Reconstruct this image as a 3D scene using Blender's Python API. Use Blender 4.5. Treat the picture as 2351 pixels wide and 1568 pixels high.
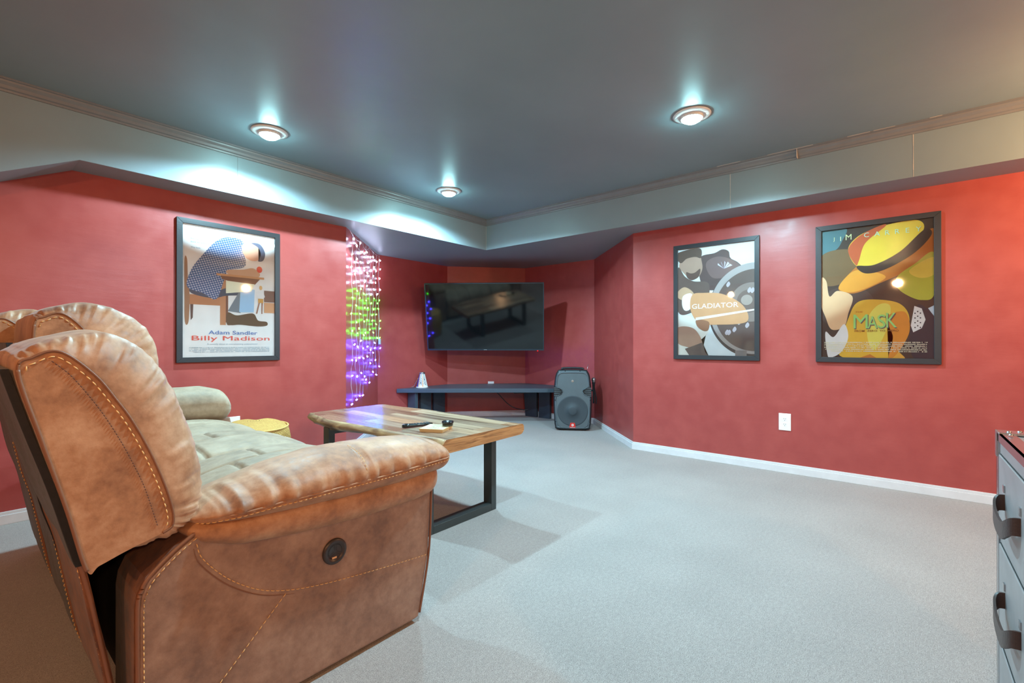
import bpy, bmesh, math, random
from mathutils import Vector, Matrix, noise

for o in list(bpy.data.objects): bpy.data.objects.remove(o)
S = bpy.context.scene
C = S.collection
PI = math.pi
R = math.radians

# ------------------------------------------------------------------ camera
cam_d = bpy.data.cameras.new('camera'); cam = bpy.data.objects.new('camera', cam_d); C.objects.link(cam)
cam_d.sensor_width = 36.0; cam_d.lens = 1076.97 / 2351 * 36
cam_d.clip_start = 0.02
cam.location = (0, 0, 0.95)
cam.rotation_euler = (R(90.13), 0, R(39.7486 - 90))
S.camera = cam

# ------------------------------------------------------------------ colour management, world
S.view_settings.view_transform = 'Standard'; S.view_settings.look = 'None'
S.view_settings.gamma = 1.0; S.view_settings.use_curve_mapping = False
S.view_settings.exposure = 0.0
w = bpy.data.worlds.new('world'); S.world = w; w.use_nodes = True
w.node_tree.nodes['Background'].inputs[0].default_value = (0.5, 0.6, 0.7, 1)
w.node_tree.nodes['Background'].inputs[1].default_value = 0.0

# ------------------------------------------------------------------ lights of the room
CAN_XY = [(1.25, 2.96), (2.71, 2.95), (2.68, 0.91), (1.25, 0.93)]
CAN_POWER = 150.0
CAN_COL = (0.48, 0.84, 1.0)
def lamp(name, kind, loc, power, col, **k):
    d = bpy.data.lights.new(name, kind); d.energy = power; d.color = col
    for a, b in k.items(): setattr(d, a, b)
    o = bpy.data.objects.new(name, d); C.objects.link(o); o.location = loc
    return o
for x, y in CAN_XY:
    lamp('can_spot', 'SPOT', (x, y, 2.178), CAN_POWER * (1.25 if x > 2 else 0.95), CAN_COL, spot_size=R(160), spot_blend=0.30, shadow_soft_size=0.035)
# warm lamps in the part of the room behind the camera
for x, y, z, p in ((3.15, -1.15, 1.85, 72), (-1.7, 0.05, 1.88, 84), (-0.35, -1.9, 1.75, 90), (-1.7, 2.5, 1.86, 12)):
    lamp('warm_lamp', 'POINT', (x, y, z), p, (1.0, 0.56, 0.27), shadow_soft_size=0.05)

# ------------------------------------------------------------------ helpers
def srgb(c):
    if isinstance(c, str):
        c = tuple(int(c[i:i+2], 16) / 255 for i in (0, 2, 4))
    elif max(c) > 1.0: c = tuple(v / 255 for v in c)
    return tuple((v / 12.92 if v <= 0.04045 else ((v + 0.055) / 1.055) ** 2.4) for v in c) + (1.0,)

class NT:
    def __init__(s, name):
        s.m = bpy.data.materials.new(name); s.m.use_nodes = True
        s.t = s.m.node_tree; s.b = s.t.nodes['Principled BSDF']
    def n(s, t, **k):
        q = s.t.nodes.new(t)
        for a, b in k.items(): setattr(q, a, b)
        return q
    def l(s, a, b): s.t.links.new(a, b)
    def coord(s, scale=(1, 1, 1), kind='Object'):
        tc = s.n('ShaderNodeTexCoord'); mp = s.n('ShaderNodeMapping'); mp.inputs['Scale'].default_value = scale
        s.l(tc.outputs[kind], mp.inputs['Vector']); return mp.outputs[0]
    def noise(s, vec, scale, detail=3, rough=0.55):
        q = s.n('ShaderNodeTexNoise'); q.inputs['Scale'].default_value = scale
        q.inputs['Detail'].default_value = detail; q.inputs['Roughness'].default_value = rough
        s.l(vec, q.inputs['Vector']); return q.outputs['Fac']
    def ramp(s, fac, stops):
        q = s.n('ShaderNodeValToRGB'); e = q.color_ramp.elements
        e[0].position, e[0].color = stops[0][0], stops[0][1]
        e[1].position, e[1].color = stops[-1][0], stops[-1][1]
        for p, c in stops[1:-1]:
            x = e.new(p); x.color = c
        s.l(fac, q.inputs['Fac']); return q.outputs['Color']
    def bump(s, h, strength=0.2, dist=0.01, prev=None):
        q = s.n('ShaderNodeBump'); q.inputs['Strength'].default_value = strength; q.inputs['Distance'].default_value = dist
        s.l(h, q.inputs['Height'])
        if prev is not None: s.l(prev, q.inputs['Normal'])
        return q.outputs['Normal']
    def set(s, **k):
        for a, b in k.items():
            a = {'base': 'Base Color', 'rough': 'Roughness', 'metal': 'Metallic', 'spec': 'Specular IOR Level', 'normal': 'Normal',
                 'coat': 'Coat Weight', 'coatr': 'Coat Roughness', 'em': 'Emission Color', 'ems': 'Emission Strength', 'sheen': 'Sheen Weight', 'alpha': 'Alpha'}[a]
            i = s.b.inputs[a]
            if hasattr(b, 'links') or isinstance(b, bpy.types.NodeSocket): s.l(b, i)
            else: i.default_value = b
        return s.m

def simple(name, col, rough=0.5, metal=0.0, bump=0.0, bscale=200, var=0.05, **k):
    m = NT(name); c = srgb(col); v = m.coord()
    f = m.noise(v, 12, 3)
    lo = tuple(x * (1 - var) for x in c[:3]) + (1,); hi = tuple(min(1, x * (1 + var)) for x in c[:3]) + (1,)
    kk = dict(base=m.ramp(f, [(0.3, lo), (0.7, hi)]), rough=rough, metal=metal); kk.update(k)
    if bump: kk['normal'] = m.bump(m.noise(v, bscale, 2), bump, 0.002)
    return m.set(**kk)

def emit(name, col, strength):
    m = NT(name); return m.set(base=srgb(col), em=srgb(col), ems=strength)

def wall_mat():
    m = NT('red_wall_paint'); v = m.coord()
    f = m.noise(v, 1.1, 4); f2 = m.noise(v, 9, 3)
    mx = m.n('ShaderNodeMath', operation='ADD'); m.l(f, mx.inputs[0]); m.l(f2, mx.inputs[1])
    mm = m.n('ShaderNodeMath', operation='MULTIPLY'); m.l(mx.outputs[0], mm.inputs[0]); mm.inputs[1].default_value = 0.5
    base = m.ramp(mm.outputs[0], [(0.38, srgb((162, 68, 65))), (0.62, srgb((173, 77, 72)))])
    n1 = m.bump(m.noise(v, 260, 2), 0.10, 0.0012)
    n2 = m.bump(m.noise(m.coord((1, 1, 5)), 7, 3), 0.10, 0.006, n1)
    rr = m.ramp(f2, [(0.3, (0.30, 0.30, 0.30, 1)), (0.7, (0.40, 0.40, 0.40, 1))])
    return m.set(base=base, rough=rr, normal=n2, spec=0.55)
def ceil_mat():
    m = NT('charcoal_ceiling_paint'); v = m.coord()
    f = m.noise(v, 1.6, 4)
    base = m.ramp(f, [(0.3, srgb((128, 143, 148))), (0.7, srgb((136, 151, 156)))])
    n1 = m.bump(m.noise(v, 220, 2), 0.10, 0.0012)
    n2 = m.bump(m.noise(v, 5, 4), 0.12, 0.008, n1)
    return m.set(base=base, rough=0.40, normal=n2, spec=0.5)
def carpet_mat():
    m = NT('grey_cut_pile_carpet'); v = m.coord()
    a = m.noise(v, 330, 3, 0.7); b = m.noise(v, 2.2, 4)
    c1 = m.ramp(a, [(0.28, srgb((112, 104, 101))), (0.5, srgb((167, 159, 155))), (0.72, srgb((198, 190, 185)))])
    c2 = m.ramp(b, [(0.3, (0.86, 0.86, 0.86, 1)), (0.7, (1, 1, 1, 1))])
    m0 = m.n('ShaderNodeMixRGB', blend_type='MULTIPLY'); m0.inputs[0].default_value = 1
    c3 = m.ramp(m.noise(v, 75, 4, 0.7), [(0.3, (0.80, 0.80, 0.80, 1)), (0.7, (1.06, 1.06, 1.06, 1))])
    m.l(c1, m0.inputs[1]); m.l(c3, m0.inputs[2])
    mx = m.n('ShaderNodeMixRGB', blend_type='MULTIPLY'); mx.inputs[0].default_value = 1
    m.l(m0.outputs[0], mx.inputs[1]); m.l(c2, mx.inputs[2])
    nn = m.bump(a, 0.35, 0.003)
    return m.set(base=mx.outputs[0], rough=0.95, normal=nn, spec=0.1, sheen=0.3)
def leather(name, dark, mid, light, rough=0.52, scale=7):
    m = NT(name); v = m.coord((1, 1, 1))
    a = m.noise(v, scale, 5, 0.65); b = m.noise(v, 55, 3, 0.6)
    ad = m.n('ShaderNodeMath', operation='MULTIPLY_ADD'); m.l(b, ad.inputs[0]); ad.inputs[1].default_value = 0.35; m.l(a, ad.inputs[2])
    base = m.ramp(ad.outputs[0], [(0.48, srgb(dark)), (0.66, srgb(mid)), (0.86, srgb(light))])
    n1 = m.bump(m.noise(v, 420, 2, 0.6), 0.12, 0.001)
    n2 = m.bump(m.noise(v, 22, 4, 0.6), 0.16, 0.006, n1)
    rr = m.ramp(b, [(0.3, (rough - 0.06,) * 3 + (1,)), (0.7, (rough + 0.10,) * 3 + (1,))])
    return m.set(base=base, rough=rr, normal=n2, spec=0.5, sheen=0.15)
def plank_mat():
    m = NT('mixed_rosewood_planks')
    tc = m.n('ShaderNodeTexCoord'); sp = m.n('ShaderNodeSeparateXYZ'); m.l(tc.outputs['Object'], sp.inputs[0])
    wob = m.noise(m.coord((3, 1.3, 3)), 1.0, 2)
    ad = m.n('ShaderNodeMath', operation='MULTIPLY_ADD'); m.l(wob, ad.inputs[0]); ad.inputs[1].default_value = 0.05; m.l(sp.outputs[0], ad.inputs[2])
    dv = m.n('ShaderNodeMath', operation='DIVIDE'); m.l(sp.outputs[0], dv.inputs[0]); dv.inputs[1].default_value = 0.104
    fl = m.n('ShaderNodeMath', operation='FLOOR'); m.l(dv.outputs[0], fl.inputs[0])
    # staggered joints along y
    wn0 = m.n('ShaderNodeTexWhiteNoise', noise_dimensions='1D'); m.l(fl.outputs[0], wn0.inputs['W'])
    yd = m.n('ShaderNodeMath', operation='MULTIPLY_ADD'); m.l(sp.outputs[1], yd.inputs[0]); yd.inputs[1].default_value = 1.25; m.l(wn0.outputs['Value'], yd.inputs[2])
    fy = m.n('ShaderNodeMath', operation='FLOOR'); m.l(yd.outputs[0], fy.inputs[0])
    cb = m.n('ShaderNodeCombineXYZ'); m.l(fl.outputs[0], cb.inputs[0]); m.l(fy.outputs[0], cb.inputs[1])
    wn = m.n('ShaderNodeTexWhiteNoise', noise_dimensions='2D'); m.l(cb.outputs[0], wn.inputs['Vector'])
    pl = m.ramp(wn.outputs['Value'], [(0.0, srgb((118, 94, 84))), (0.22, srgb((172, 136, 112))), (0.45, srgb((214, 186, 160))), (0.62, srgb((150, 130, 118))), (0.8, srgb((198, 158, 128))), (1.0, srgb((146, 106, 88)))])
    # grain offset per plank
    off = m.n('ShaderNodeVectorMath', operation='MULTIPLY_ADD'); m.l(wn.outputs['Color'], off.inputs[0]); off.inputs[1].default_value = (9, 9, 9)
    m.l(tc.outputs['Object'], off.inputs[2])
    mp = m.n('ShaderNodeMapping'); mp.inputs['Scale'].default_value = (15, 1.5, 12); m.l(off.outputs[0], mp.inputs['Vector'])
    g = m.n('ShaderNodeTexNoise'); g.inputs['Scale'].default_value = 1.0; g.inputs['Detail'].default_value = 6; g.inputs['Distortion'].default_value = 0.9; m.l(mp.outputs[0], g.inputs['Vector'])
    gr = m.ramp(g.outputs['Fac'], [(0.30, srgb((146, 118, 98))), (0.46, srgb((226, 214, 202))), (0.62, srgb((255, 250, 240))), (0.74, srgb((186, 160, 138)))])
    mx = m.n('ShaderNodeMixRGB', blend_type='MULTIPLY'); mx.inputs[0].default_value = 0.9; m.l(pl, mx.inputs[1]); m.l(gr, mx.inputs[2])
    # dark line between planks
    fr = m.n('ShaderNodeMath', operation='FRACT'); m.l(dv.outputs[0], fr.inputs[0])
    lt = m.n('ShaderNodeMath', operation='LESS_THAN'); m.l(fr.outputs[0], lt.inputs[0]); lt.inputs[1].default_value = 0.022
    m2 = m.n('ShaderNodeMixRGB'); m.l(lt.outputs[0], m2.inputs[0]); m.l(mx.outputs[0], m2.inputs[1]); m2.inputs[2].default_value = srgb((84, 62, 46))
    return m.set(base=m2.outputs[0], rough=0.22, spec=0.55, normal=m.bump(g.outputs['Fac'], 0.05, 0.002))
def edgewood(name, a, b, c, sc):
    m = NT(name); v = m.coord(sc)
    f = m.n('ShaderNodeTexNoise'); f.inputs['Scale'].default_value = 1; f.inputs['Detail'].default_value = 6; f.inputs['Distortion'].default_value = 1.2; m.l(v, f.inputs['Vector'])
    return m.set(base=m.ramp(f.outputs['Fac'], [(0.32, srgb(a)), (0.5, srgb(b)), (0.68, srgb(c))]), rough=0.4, normal=m.bump(f.outputs['Fac'], 0.3, 0.004))
def plaid_mat():
    m = NT('blue_plaid_print'); tc = m.n('ShaderNodeTexCoord'); sp = m.n('ShaderNodeSeparateXYZ'); m.l(tc.outputs['Object'], sp.inputs[0])
    rot = m.n('ShaderNodeVectorRotate', rotation_type='Y_AXIS'); rot.inputs['Angle'].default_value = 0.35; m.l(tc.outputs['Object'], rot.inputs['Vector'])
    sp = m.n('ShaderNodeSeparateXYZ'); m.l(rot.outputs[0], sp.inputs[0])
    outs = []
    for i, fq in ((0, 150), (2, 150)):
        mu = m.n('ShaderNodeMath', operation='MULTIPLY'); m.l(sp.outputs[i], mu.inputs[0]); mu.inputs[1].default_value = fq * 2.9
        si = m.n('ShaderNodeMath', operation='SINE'); m.l(mu.outputs[0], si.inputs[0]); outs.append(si.outputs[0])
    ad = m.n('ShaderNodeMath', operation='ADD'); m.l(outs[0], ad.inputs[0]); m.l(outs[1], ad.inputs[1])
    mr = m.n('ShaderNodeMapRange'); mr.inputs[1].default_value = -2; mr.inputs[2].default_value = 2; m.l(ad.outputs[0], mr.inputs[0])
    return m.set(base=m.ramp(mr.outputs[0], [(0.1, srgb((52, 88, 138))), (0.45, srgb((92, 124, 168))), (0.7, srgb((160, 150, 180))), (0.93, srgb((226, 234, 240)))]), rough=0.5)
def glass_mat(name='clear_glazing'):
    m = bpy.data.materials.new(name); m.use_nodes = True; t = m.node_tree; t.nodes.clear()
    o = t.nodes.new('ShaderNodeOutputMaterial'); mx = t.nodes.new('ShaderNodeMixShader'); tr = t.nodes.new('ShaderNodeBsdfTransparent')
    gl = t.nodes.new('ShaderNodeBsdfGlossy'); gl.inputs['Roughness'].default_value = 0.03
    fr = t.nodes.new('ShaderNodeFresnel'); fr.inputs['IOR'].default_value = 1.45
    t.links.new(fr.outputs[0], mx.inputs[0]); t.links.new(tr.outputs[0], mx.inputs[1]); t.links.new(gl.outputs[0], mx.inputs[2]); t.links.new(mx.outputs[0], o.inputs[0])
    return m
def weave_mat():
    m = NT('yellow_woven_fabric'); v = m.coord()
    a = m.n('ShaderNodeTexBrick'); a.inputs['Scale'].default_value = 15; a.inputs['Mortar Size'].default_value = 0.04; a.offset = 0.5
    a.inputs['Color1'].default_value = srgb((236, 186, 104)); a.inputs['Color2'].default_value = srgb((214, 160, 84)); a.inputs['Mortar'].default_value = srgb((150, 108, 50))
    m.l(m.coord((1, 1, 1.0), 'UV'), a.inputs['Vector'])
    return m.set(base=a.outputs['Color'], rough=0.8, normal=m.bump(a.outputs['Fac'], -0.6, 0.004))

M = {}
M['wall'] = wall_mat(); M['ceil'] = ceil_mat(); M['carpet'] = carpet_mat()
M['trimw'] = simple('white_trim_paint', (222, 220, 222), 0.35)
M['caulk'] = simple('pale_caulk_line', (200, 190, 180), 0.6)
M['crown'] = simple('charcoal_trim_paint', (118, 120, 123), 0.38, bump=0.1)
M['suede'] = leather('tan_distressed_leather', (134, 88, 58), (170, 119, 82), (196, 150, 114))
M['suede_side'] = leather('brown_distressed_leather', (118, 87, 70), (142, 108, 88), (162, 129, 108), 0.50, 9)
M['suede_seat'] = leather('grey_tan_seat_leather', (138, 115, 91), (162, 137, 111), (182, 158, 131), 0.60)
M['suede_dark'] = leather('dark_brown_suede', (66, 34, 20), (104, 58, 32), (128, 78, 46), 0.7, 14)
M['blackleather'] = leather('black_vinyl', (9, 9, 12), (13, 12, 16), (18, 17, 21), 0.62)
M['thread'] = simple('gold_thread', (232, 184, 120), 0.6)
M['thread_dark'] = simple('brown_thread', (92, 52, 36), 0.7)
M['piping'] = simple('brown_piping', (128, 84, 60), 0.45)
M['blackfab'] = simple('black_lining_cloth', (14, 14, 18), 0.9)
M['plank'] = plank_mat()
M['live'] = edgewood('live_edge_bark', (92, 66, 50), (160, 126, 92), (196, 166, 124), (9, 5, 26))
M['endw'] = edgewood('orange_plank_edge', (132, 86, 50), (176, 122, 74), (196, 144, 92), (5, 30, 60))
M['steel'] = simple('dark_powder_coated_steel', (66, 72, 72), 0.35, 0.3)
M['desk'] = simple('slate_painted_wood', (66, 78, 90), 0.42, bump=0.1)
M['blackpl'] = simple('black_plastic', (30, 34, 38), 0.42, bump=0.15)
M['greypl'] = simple('dark_grey_plastic', (88, 98, 104), 0.4)
M['grille'] = simple('perforated_steel_grille', (92, 100, 104), 0.55, 0.2, bump=0.5, bscale=420)
M['cone'] = simple('speaker_cone', (58, 66, 72), 0.6)
M['screen'] = simple('glossy_black_screen', (10, 12, 14), 0.06, spec=0.6)
M['bezel'] = simple('brushed_dark_bezel', (58, 66, 74), 0.28, 0.6)
M['redbadge'] = simple('red_badge', (214, 48, 40), 0.4)
M['white'] = simple('white_plastic', (238, 236, 234), 0.35)
M['ivory'] = simple('white_outlet', (242, 238, 238), 0.4)
M['dark'] = simple('dark_slot', (20, 20, 20), 0.6)
M['silver'] = simple('brushed_silver', (176, 180, 184), 0.25, 0.9)
M['alu'] = simple('scuffed_aluminium_sheet', (150, 142, 141), 0.42, 0.2, bump=0.12, bscale=40, var=0.12)
M['strap'] = simple('dark_brown_leather_strap', (66, 50, 46), 0.45, bump=0.3)
M['frameb'] = simple('black_wood_frame', (44, 46, 50), 0.38, bump=0.2)
M['glass'] = glass_mat()
M['weave'] = weave_mat()
M['wire'] = simple('clear_wire', (206, 206, 214), 0.4)
M['ringw'] = simple('white_light_trim', (225, 228, 228), 0.4)
M['bulb'] = emit('lit_lamp_face', (0.70, 0.98, 1.0), 220)
M['ledw'] = emit('white_led', (0.84, 0.86, 1.0), 60)
M['ledg'] = emit('green_led', (0.22, 1.0, 0.16), 40)
M['ledb'] = emit('blue_led', (0.22, 0.20, 1.0), 190)
M['plaid'] = plaid_mat()
M['coaster'] = simple('pale_wood_block', (214, 174, 122), 0.45)
M['coastert'] = simple('pale_map_print', (214, 194, 158), 0.4, var=0.25)
M['blackgloss'] = simple('black_glossy_plastic', (22, 26, 30), 0.18)
M['paper'] = simple('white_paper', (210, 206, 214), 0.7)

def finish(name, bm, mats, parent=None, smooth=None, bevel=0, recalc=True):
    if recalc: bmesh.ops.recalc_face_normals(bm, faces=bm.faces)
    me = bpy.data.meshes.new(name); bm.to_mesh(me); bm.free()
    if not isinstance(mats, (list, tuple)): mats = [mats]
    for m in mats: me.materials.append(m)
    o = bpy.data.objects.new(name, me); C.objects.link(o)
    if smooth:
        for p in me.polygons: p.use_smooth = True
    if bevel:
        b = o.modifiers.new('bevel', 'BEVEL'); b.width = bevel; b.segments = 3; b.limit_method = 'ANGLE'; b.angle_limit = R(40)
        wn = o.modifiers.new('wn', 'WEIGHTED_NORMAL'); wn.keep_sharp = False
        for p in me.polygons: p.use_smooth = True
    if parent is not None: o.parent = parent
    return o
def thing(name, label, cat, loc=(0, 0, 0), rz=0, group=None):
    o = bpy.data.objects.new(name, None); C.objects.link(o); o.empty_display_size = 0.05
    o.location = loc; o.rotation_euler = (0, 0, rz); o['label'] = label; o['category'] = cat
    if group: o['group'] = group
    return o
def tag(o, label, cat, group=None):
    o['label'] = label; o['category'] = cat
    if group: o['group'] = group
    return o
def struct(o): o['kind'] = 'structure'; return o

def box(bm, x0, x1, y0, y1, z0, z1, mi=0, mat=None):
    vs = [bm.verts.new((x, y, z)) for z in (z0, z1) for y in (y0, y1) for x in (x0, x1)]
    if mat is not None:
        for v in vs: v.co = mat @ v.co
    for f in ((0, 2, 3, 1), (4, 5, 7, 6), (0, 1, 5, 4), (2, 6, 7, 3), (0, 4, 6, 2), (1, 3, 7, 5)):
        q = bm.faces.new([vs[i] for i in f]); q.material_index = mi
    return vs
def prism(bm, pts, d0, d1, axis='z', mi=0, mat=None):
    """pts 2D polygon, extruded from d0 to d1 along axis; axis z: (x,y); y: (x,z); x: (y,z)"""
    def P(a, b, d): return {'z': (a, b, d), 'y': (a, d, b), 'x': (d, a, b)}[axis]
    A = [bm.verts.new(P(a, b, d0)) for a, b in pts]; B = [bm.verts.new(P(a, b, d1)) for a, b in pts]
    if mat is not None:
        for v in A + B: v.co = mat @ v.co
    n = len(pts); fs = [bm.faces.new(A), bm.faces.new(B[::-1])]
    for i in range(n): fs.append(bm.faces.new((A[i], A[(i + 1) % n], B[(i + 1) % n], B[i])))
    for f in fs: f.material_index = mi
    return A, B
def tube(bm, pts, r, seg=8, mi=0, closed=False):
    pts = [Vector(p) for p in pts]; n = len(pts); rings = []
    up = Vector((0, 0, 1))
    for i, p in enumerate(pts):
        if closed: d = pts[(i + 1) % n] - pts[i - 1]
        else: d = pts[min(i + 1, n - 1)] - pts[max(i - 1, 0)]
        d.normalize(); u = up if abs(d.dot(up)) < 0.95 else Vector((1, 0, 0))
        a = d.cross(u).normalized(); b = d.cross(a)
        rr = r(i / (n - 1)) if callable(r) else r
        rings.append([bm.verts.new(p + (a * math.cos(t) + b * math.sin(t)) * rr) for t in [2 * PI * k / seg for k in range(seg)]])
    m = n if closed else n - 1
    for i in range(m):
        A, B = rings[i], rings[(i + 1) % n]
        for k in range(seg):
            f = bm.faces.new((A[k], A[(k + 1) % seg], B[(k + 1) % seg], B[k])); f.material_index = mi; f.smooth = True
    if not closed:
        for q in (rings[0][::-1], rings[-1]):
            f = bm.faces.new(q); f.material_index = mi
def lathe(bm, prof, seg=32, c=(0, 0, 0), mi=0, mat=None):
    rings = []
    for r, z in prof:
        if r < 1e-6: v = [bm.verts.new((c[0], c[1], c[2] + z))]
        else: v = [bm.verts.new((c[0] + r * math.cos(2 * PI * k / seg), c[1] + r * math.sin(2 * PI * k / seg), c[2] + z)) for k in range(seg)]
        if mat is not None:
            for q in v: q.co = mat @ q.co
        rings.append(v)
    for A, B in zip(rings, rings[1:]):
        for k in range(seg):
            k2 = (k + 1) % seg
            if len(A) == 1 and len(B) == 1: continue
            if len(A) == 1: f = bm.faces.new((A[0], B[k], B[k2]))
            elif len(B) == 1: f = bm.faces.new((A[k], A[k2], B[0]))
            else: f = bm.faces.new((A[k], A[k2], B[k2], B[k]))
            f.material_index = mi; f.smooth = True
def catmull(pts, n, closed=False):
    pts = [Vector(p) for p in pts]; N = len(pts); segs = N if closed else N - 1
    out = []
    for k in range(n):
        u = k / (n if closed else n - 1) * segs; i = min(int(u), segs - 1); t = u - i
        g = (lambda j: pts[j % N]) if closed else (lambda j: pts[max(0, min(N - 1, j))])
        a, b, c, d = g(i - 1), g(i), g(i + 1), g(i + 2)
        out.append(0.5 * ((2 * b) + (c - a) * t + (2 * a - 5 * b + 4 * c - d) * t * t + (3 * b - a - 3 * c + d) * t ** 3))
    return out
def skin(bm, loops, closed_loop=True, caps=True, mi=0):
    V = [[bm.verts.new(p) for p in L] for L in loops]
    n = len(loops[0])
    for A, B in zip(V, V[1:]):
        for k in range(n if closed_loop else n - 1):
            f = bm.faces.new((A[k], A[(k + 1) % n], B[(k + 1) % n], B[k])); f.material_index = mi; f.smooth = True
    if caps:
        f = bm.faces.new(V[0][::-1]); f.material_index = mi
        f = bm.faces.new(V[-1]); f.material_index = mi
    return V
def stitches(bm, path, up, dash=0.009, gap=0.004, wd=0.0013, mi=0):
    """short thread dashes along a 3D polyline, raised along up"""
    path = [Vector(p) for p in path]; up = Vector(up).normalized()
    L = [0]
    for a, b in zip(path, path[1:]): L.append(L[-1] + (b - a).length)
    def at(s):
        for i in range(len(L) - 1):
            if s <= L[i + 1]:
                t = (s - L[i]) / max(1e-9, L[i + 1] - L[i]); return path[i].lerp(path[i + 1], t)
        return path[-1]
    s = 0
    while s + dash < L[-1]:
        a, m_, b = at(s), at(s + dash / 2), at(s + dash)
        tube(bm, [a - up * 0.0006, m_ + up * 0.0009, b - up * 0.0006], lambda t: wd * (0.7 if t in (0, 1) else 1), 5, mi)
        s += dash + gap

# ------------------------------------------------------------------ room shell
ZS, ZC = 1.925, 2.235
YL, XR, YF, XF = 3.611, 3.916, 3.374, 3.631
A_ = (2.150, YL); B_ = (3.047, 4.470); C_ = (4.082, 4.470); D_ = (4.841, 3.802); E_ = (4.841, 2.773); G_ = (XR, 1.848)
loop = [(-3.2, YL), A_, B_, C_, D_, E_, G_, (XR, -3.6), (-3.2, -3.6)]
names = ['wall_left', 'wall_left_diagonal', 'wall_back', 'wall_television', 'wall_alcove', 'wall_right_diagonal', 'wall_right', 'wall_rear', 'wall_near']
def offset_loop(pts, d):
    n = len(pts); out = []
    for i in range(n):
        p0, p1, p2 = Vector(pts[i - 1]), Vector(pts[i]), Vector(pts[(i + 1) % n])
        a = (p1 - p0).normalized(); b = (p2 - p1).normalized()
        na = Vector((-a.y, a.x)); nb = Vector((-b.y, b.x)); m = (na + nb).normalized()
        out.append(tuple(p1 + m * d / max(0.2, m.dot(na))))
    return out
outer = offset_loop(loop, 0.12)
bb1 = offset_loop(loop, -0.014); bb2 = offset_loop(loop, -0.009)
for i, nm in enumerate(names):
    j = (i + 1) % len(loop)
    bm = bmesh.new(); prism(bm, [loop[i], loop[j], outer[j], outer[i]], 0, ZC, 'z')
    struct(finish(nm, bm, M['wall']))
    bm = bmesh.new()
    prism(bm, [loop[i], loop[j], bb1[j], bb1[i]], 0, 0.050, 'z'); prism(bm, [loop[i], loop[j], bb2[j], bb2[i]], 0.050, 0.066, 'z')
    struct(finish(nm.replace('wall', 'baseboard'), bm, M['trimw'], bevel=0.002))
bm = bmesh.new(); box(bm, -3.4, 5.1, -3.8, 4.7, -0.05, 0); struct(finish('floor', bm, M['carpet']))
bm = bmesh.new(); box(bm, -3.4, 5.1, -3.8, 4.7, ZC, ZC + 0.05); struct(finish('ceiling', bm, M['ceil']))
# soffits: the left one steps down along a slope towards the stairs
bm = bmesh.new(); prism(bm, [(4.99, ZC), (4.99, ZS), (0.447, ZS), (-0.20, 1.60), (-3.2, 1.60), (-3.2, ZC)], YF, 4.6, 'y')
struct(finish('trim_1', bm, M['ceil']))
bm = bmesh.new(); box(bm, XF, 4.99, -3.6, YF, ZS, ZC); struct(finish('trim_2', bm, M['ceil']))
# crown moulding, mitred in the corner
prof = [(0, 2.176), (0.008, 2.176), (0.010, 2.186), (0.018, 2.190), (0.022, 2.204), (0.034, 2.216), (0.036, 2.224), (0.044, 2.226), (0.044, ZC), (0, ZC)]
bm = bmesh.new()
L0 = [Vector((-3.2, YF - d, z)) for d, z in prof]; L1 = [Vector((XF - d, YF - d, z)) for d, z in prof]
skin(bm, [L0, L1]); struct(finish('trim_3', bm, M['crown'], recalc=True))
bm = bmesh.new(); L2 = [Vector((XF - d, -3.6, z)) for d, z in prof]; skin(bm, [L1, L2]); struct(finish('trim_4', bm, M['crown']))
for o in (bpy.data.objects['trim_3'], bpy.data.objects['trim_4']):
    for p in o.data.polygons: p.use_smooth = False
# pale joints in the fascia boards and crown
bm = bmesh.new()
def crack(bm, fixed, y0, z0, z1, axis):
    random.seed(int(y0 * 100) + 500); z = z0
    while z < z1:
        h = min(random.uniform(0.02, 0.05), z1 - z); wv = random.uniform(0.0008, 0.002)
        if axis == 'x': box(bm, fixed - 0.0012, fixed + 0.001, y0 - wv, y0 + wv, z, z + h)
        else: box(bm, y0 - wv, y0 + wv, fixed - 0.0012, fixed + 0.001, z, z + h)
        z += h
crack(bm, XF, 0.958, ZS, 2.176, 'x'); crack(bm, XF, -0.052, ZS, 2.176, 'x'); crack(bm, XF, -2.2, ZS, 2.176, 'x')
struct(finish('trim_5', bm, M['caulk']))
bm = bmesh.new(); crack(bm, YF, 1.222, ZS, 2.176, 'y'); struct(finish('trim_6', bm, M['crown']))
bm = bmesh.new()
random.seed(5); y = -0.5
while y < 1.3:
    h = random.uniform(0.05, 0.16)
    if random.random() < 0.7: box(bm, XF - 0.0475, XF - 0.043, y, y + h, ZC - 0.0022, ZC - 0.0005)
    y += h + random.uniform(0, 0.03)
box(bm, XF - 0.046, XF, 0.533, 0.536, 2.176, 2.2335)
struct(finish('trim_7', bm, M['caulk']))
bm = bmesh.new(); box(bm, XF - 0.0015, XF + 0.001, YF - 0.0015, YF + 0.001, ZS, 2.176); struct(finish('trim_8', bm, M['caulk']))

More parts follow.
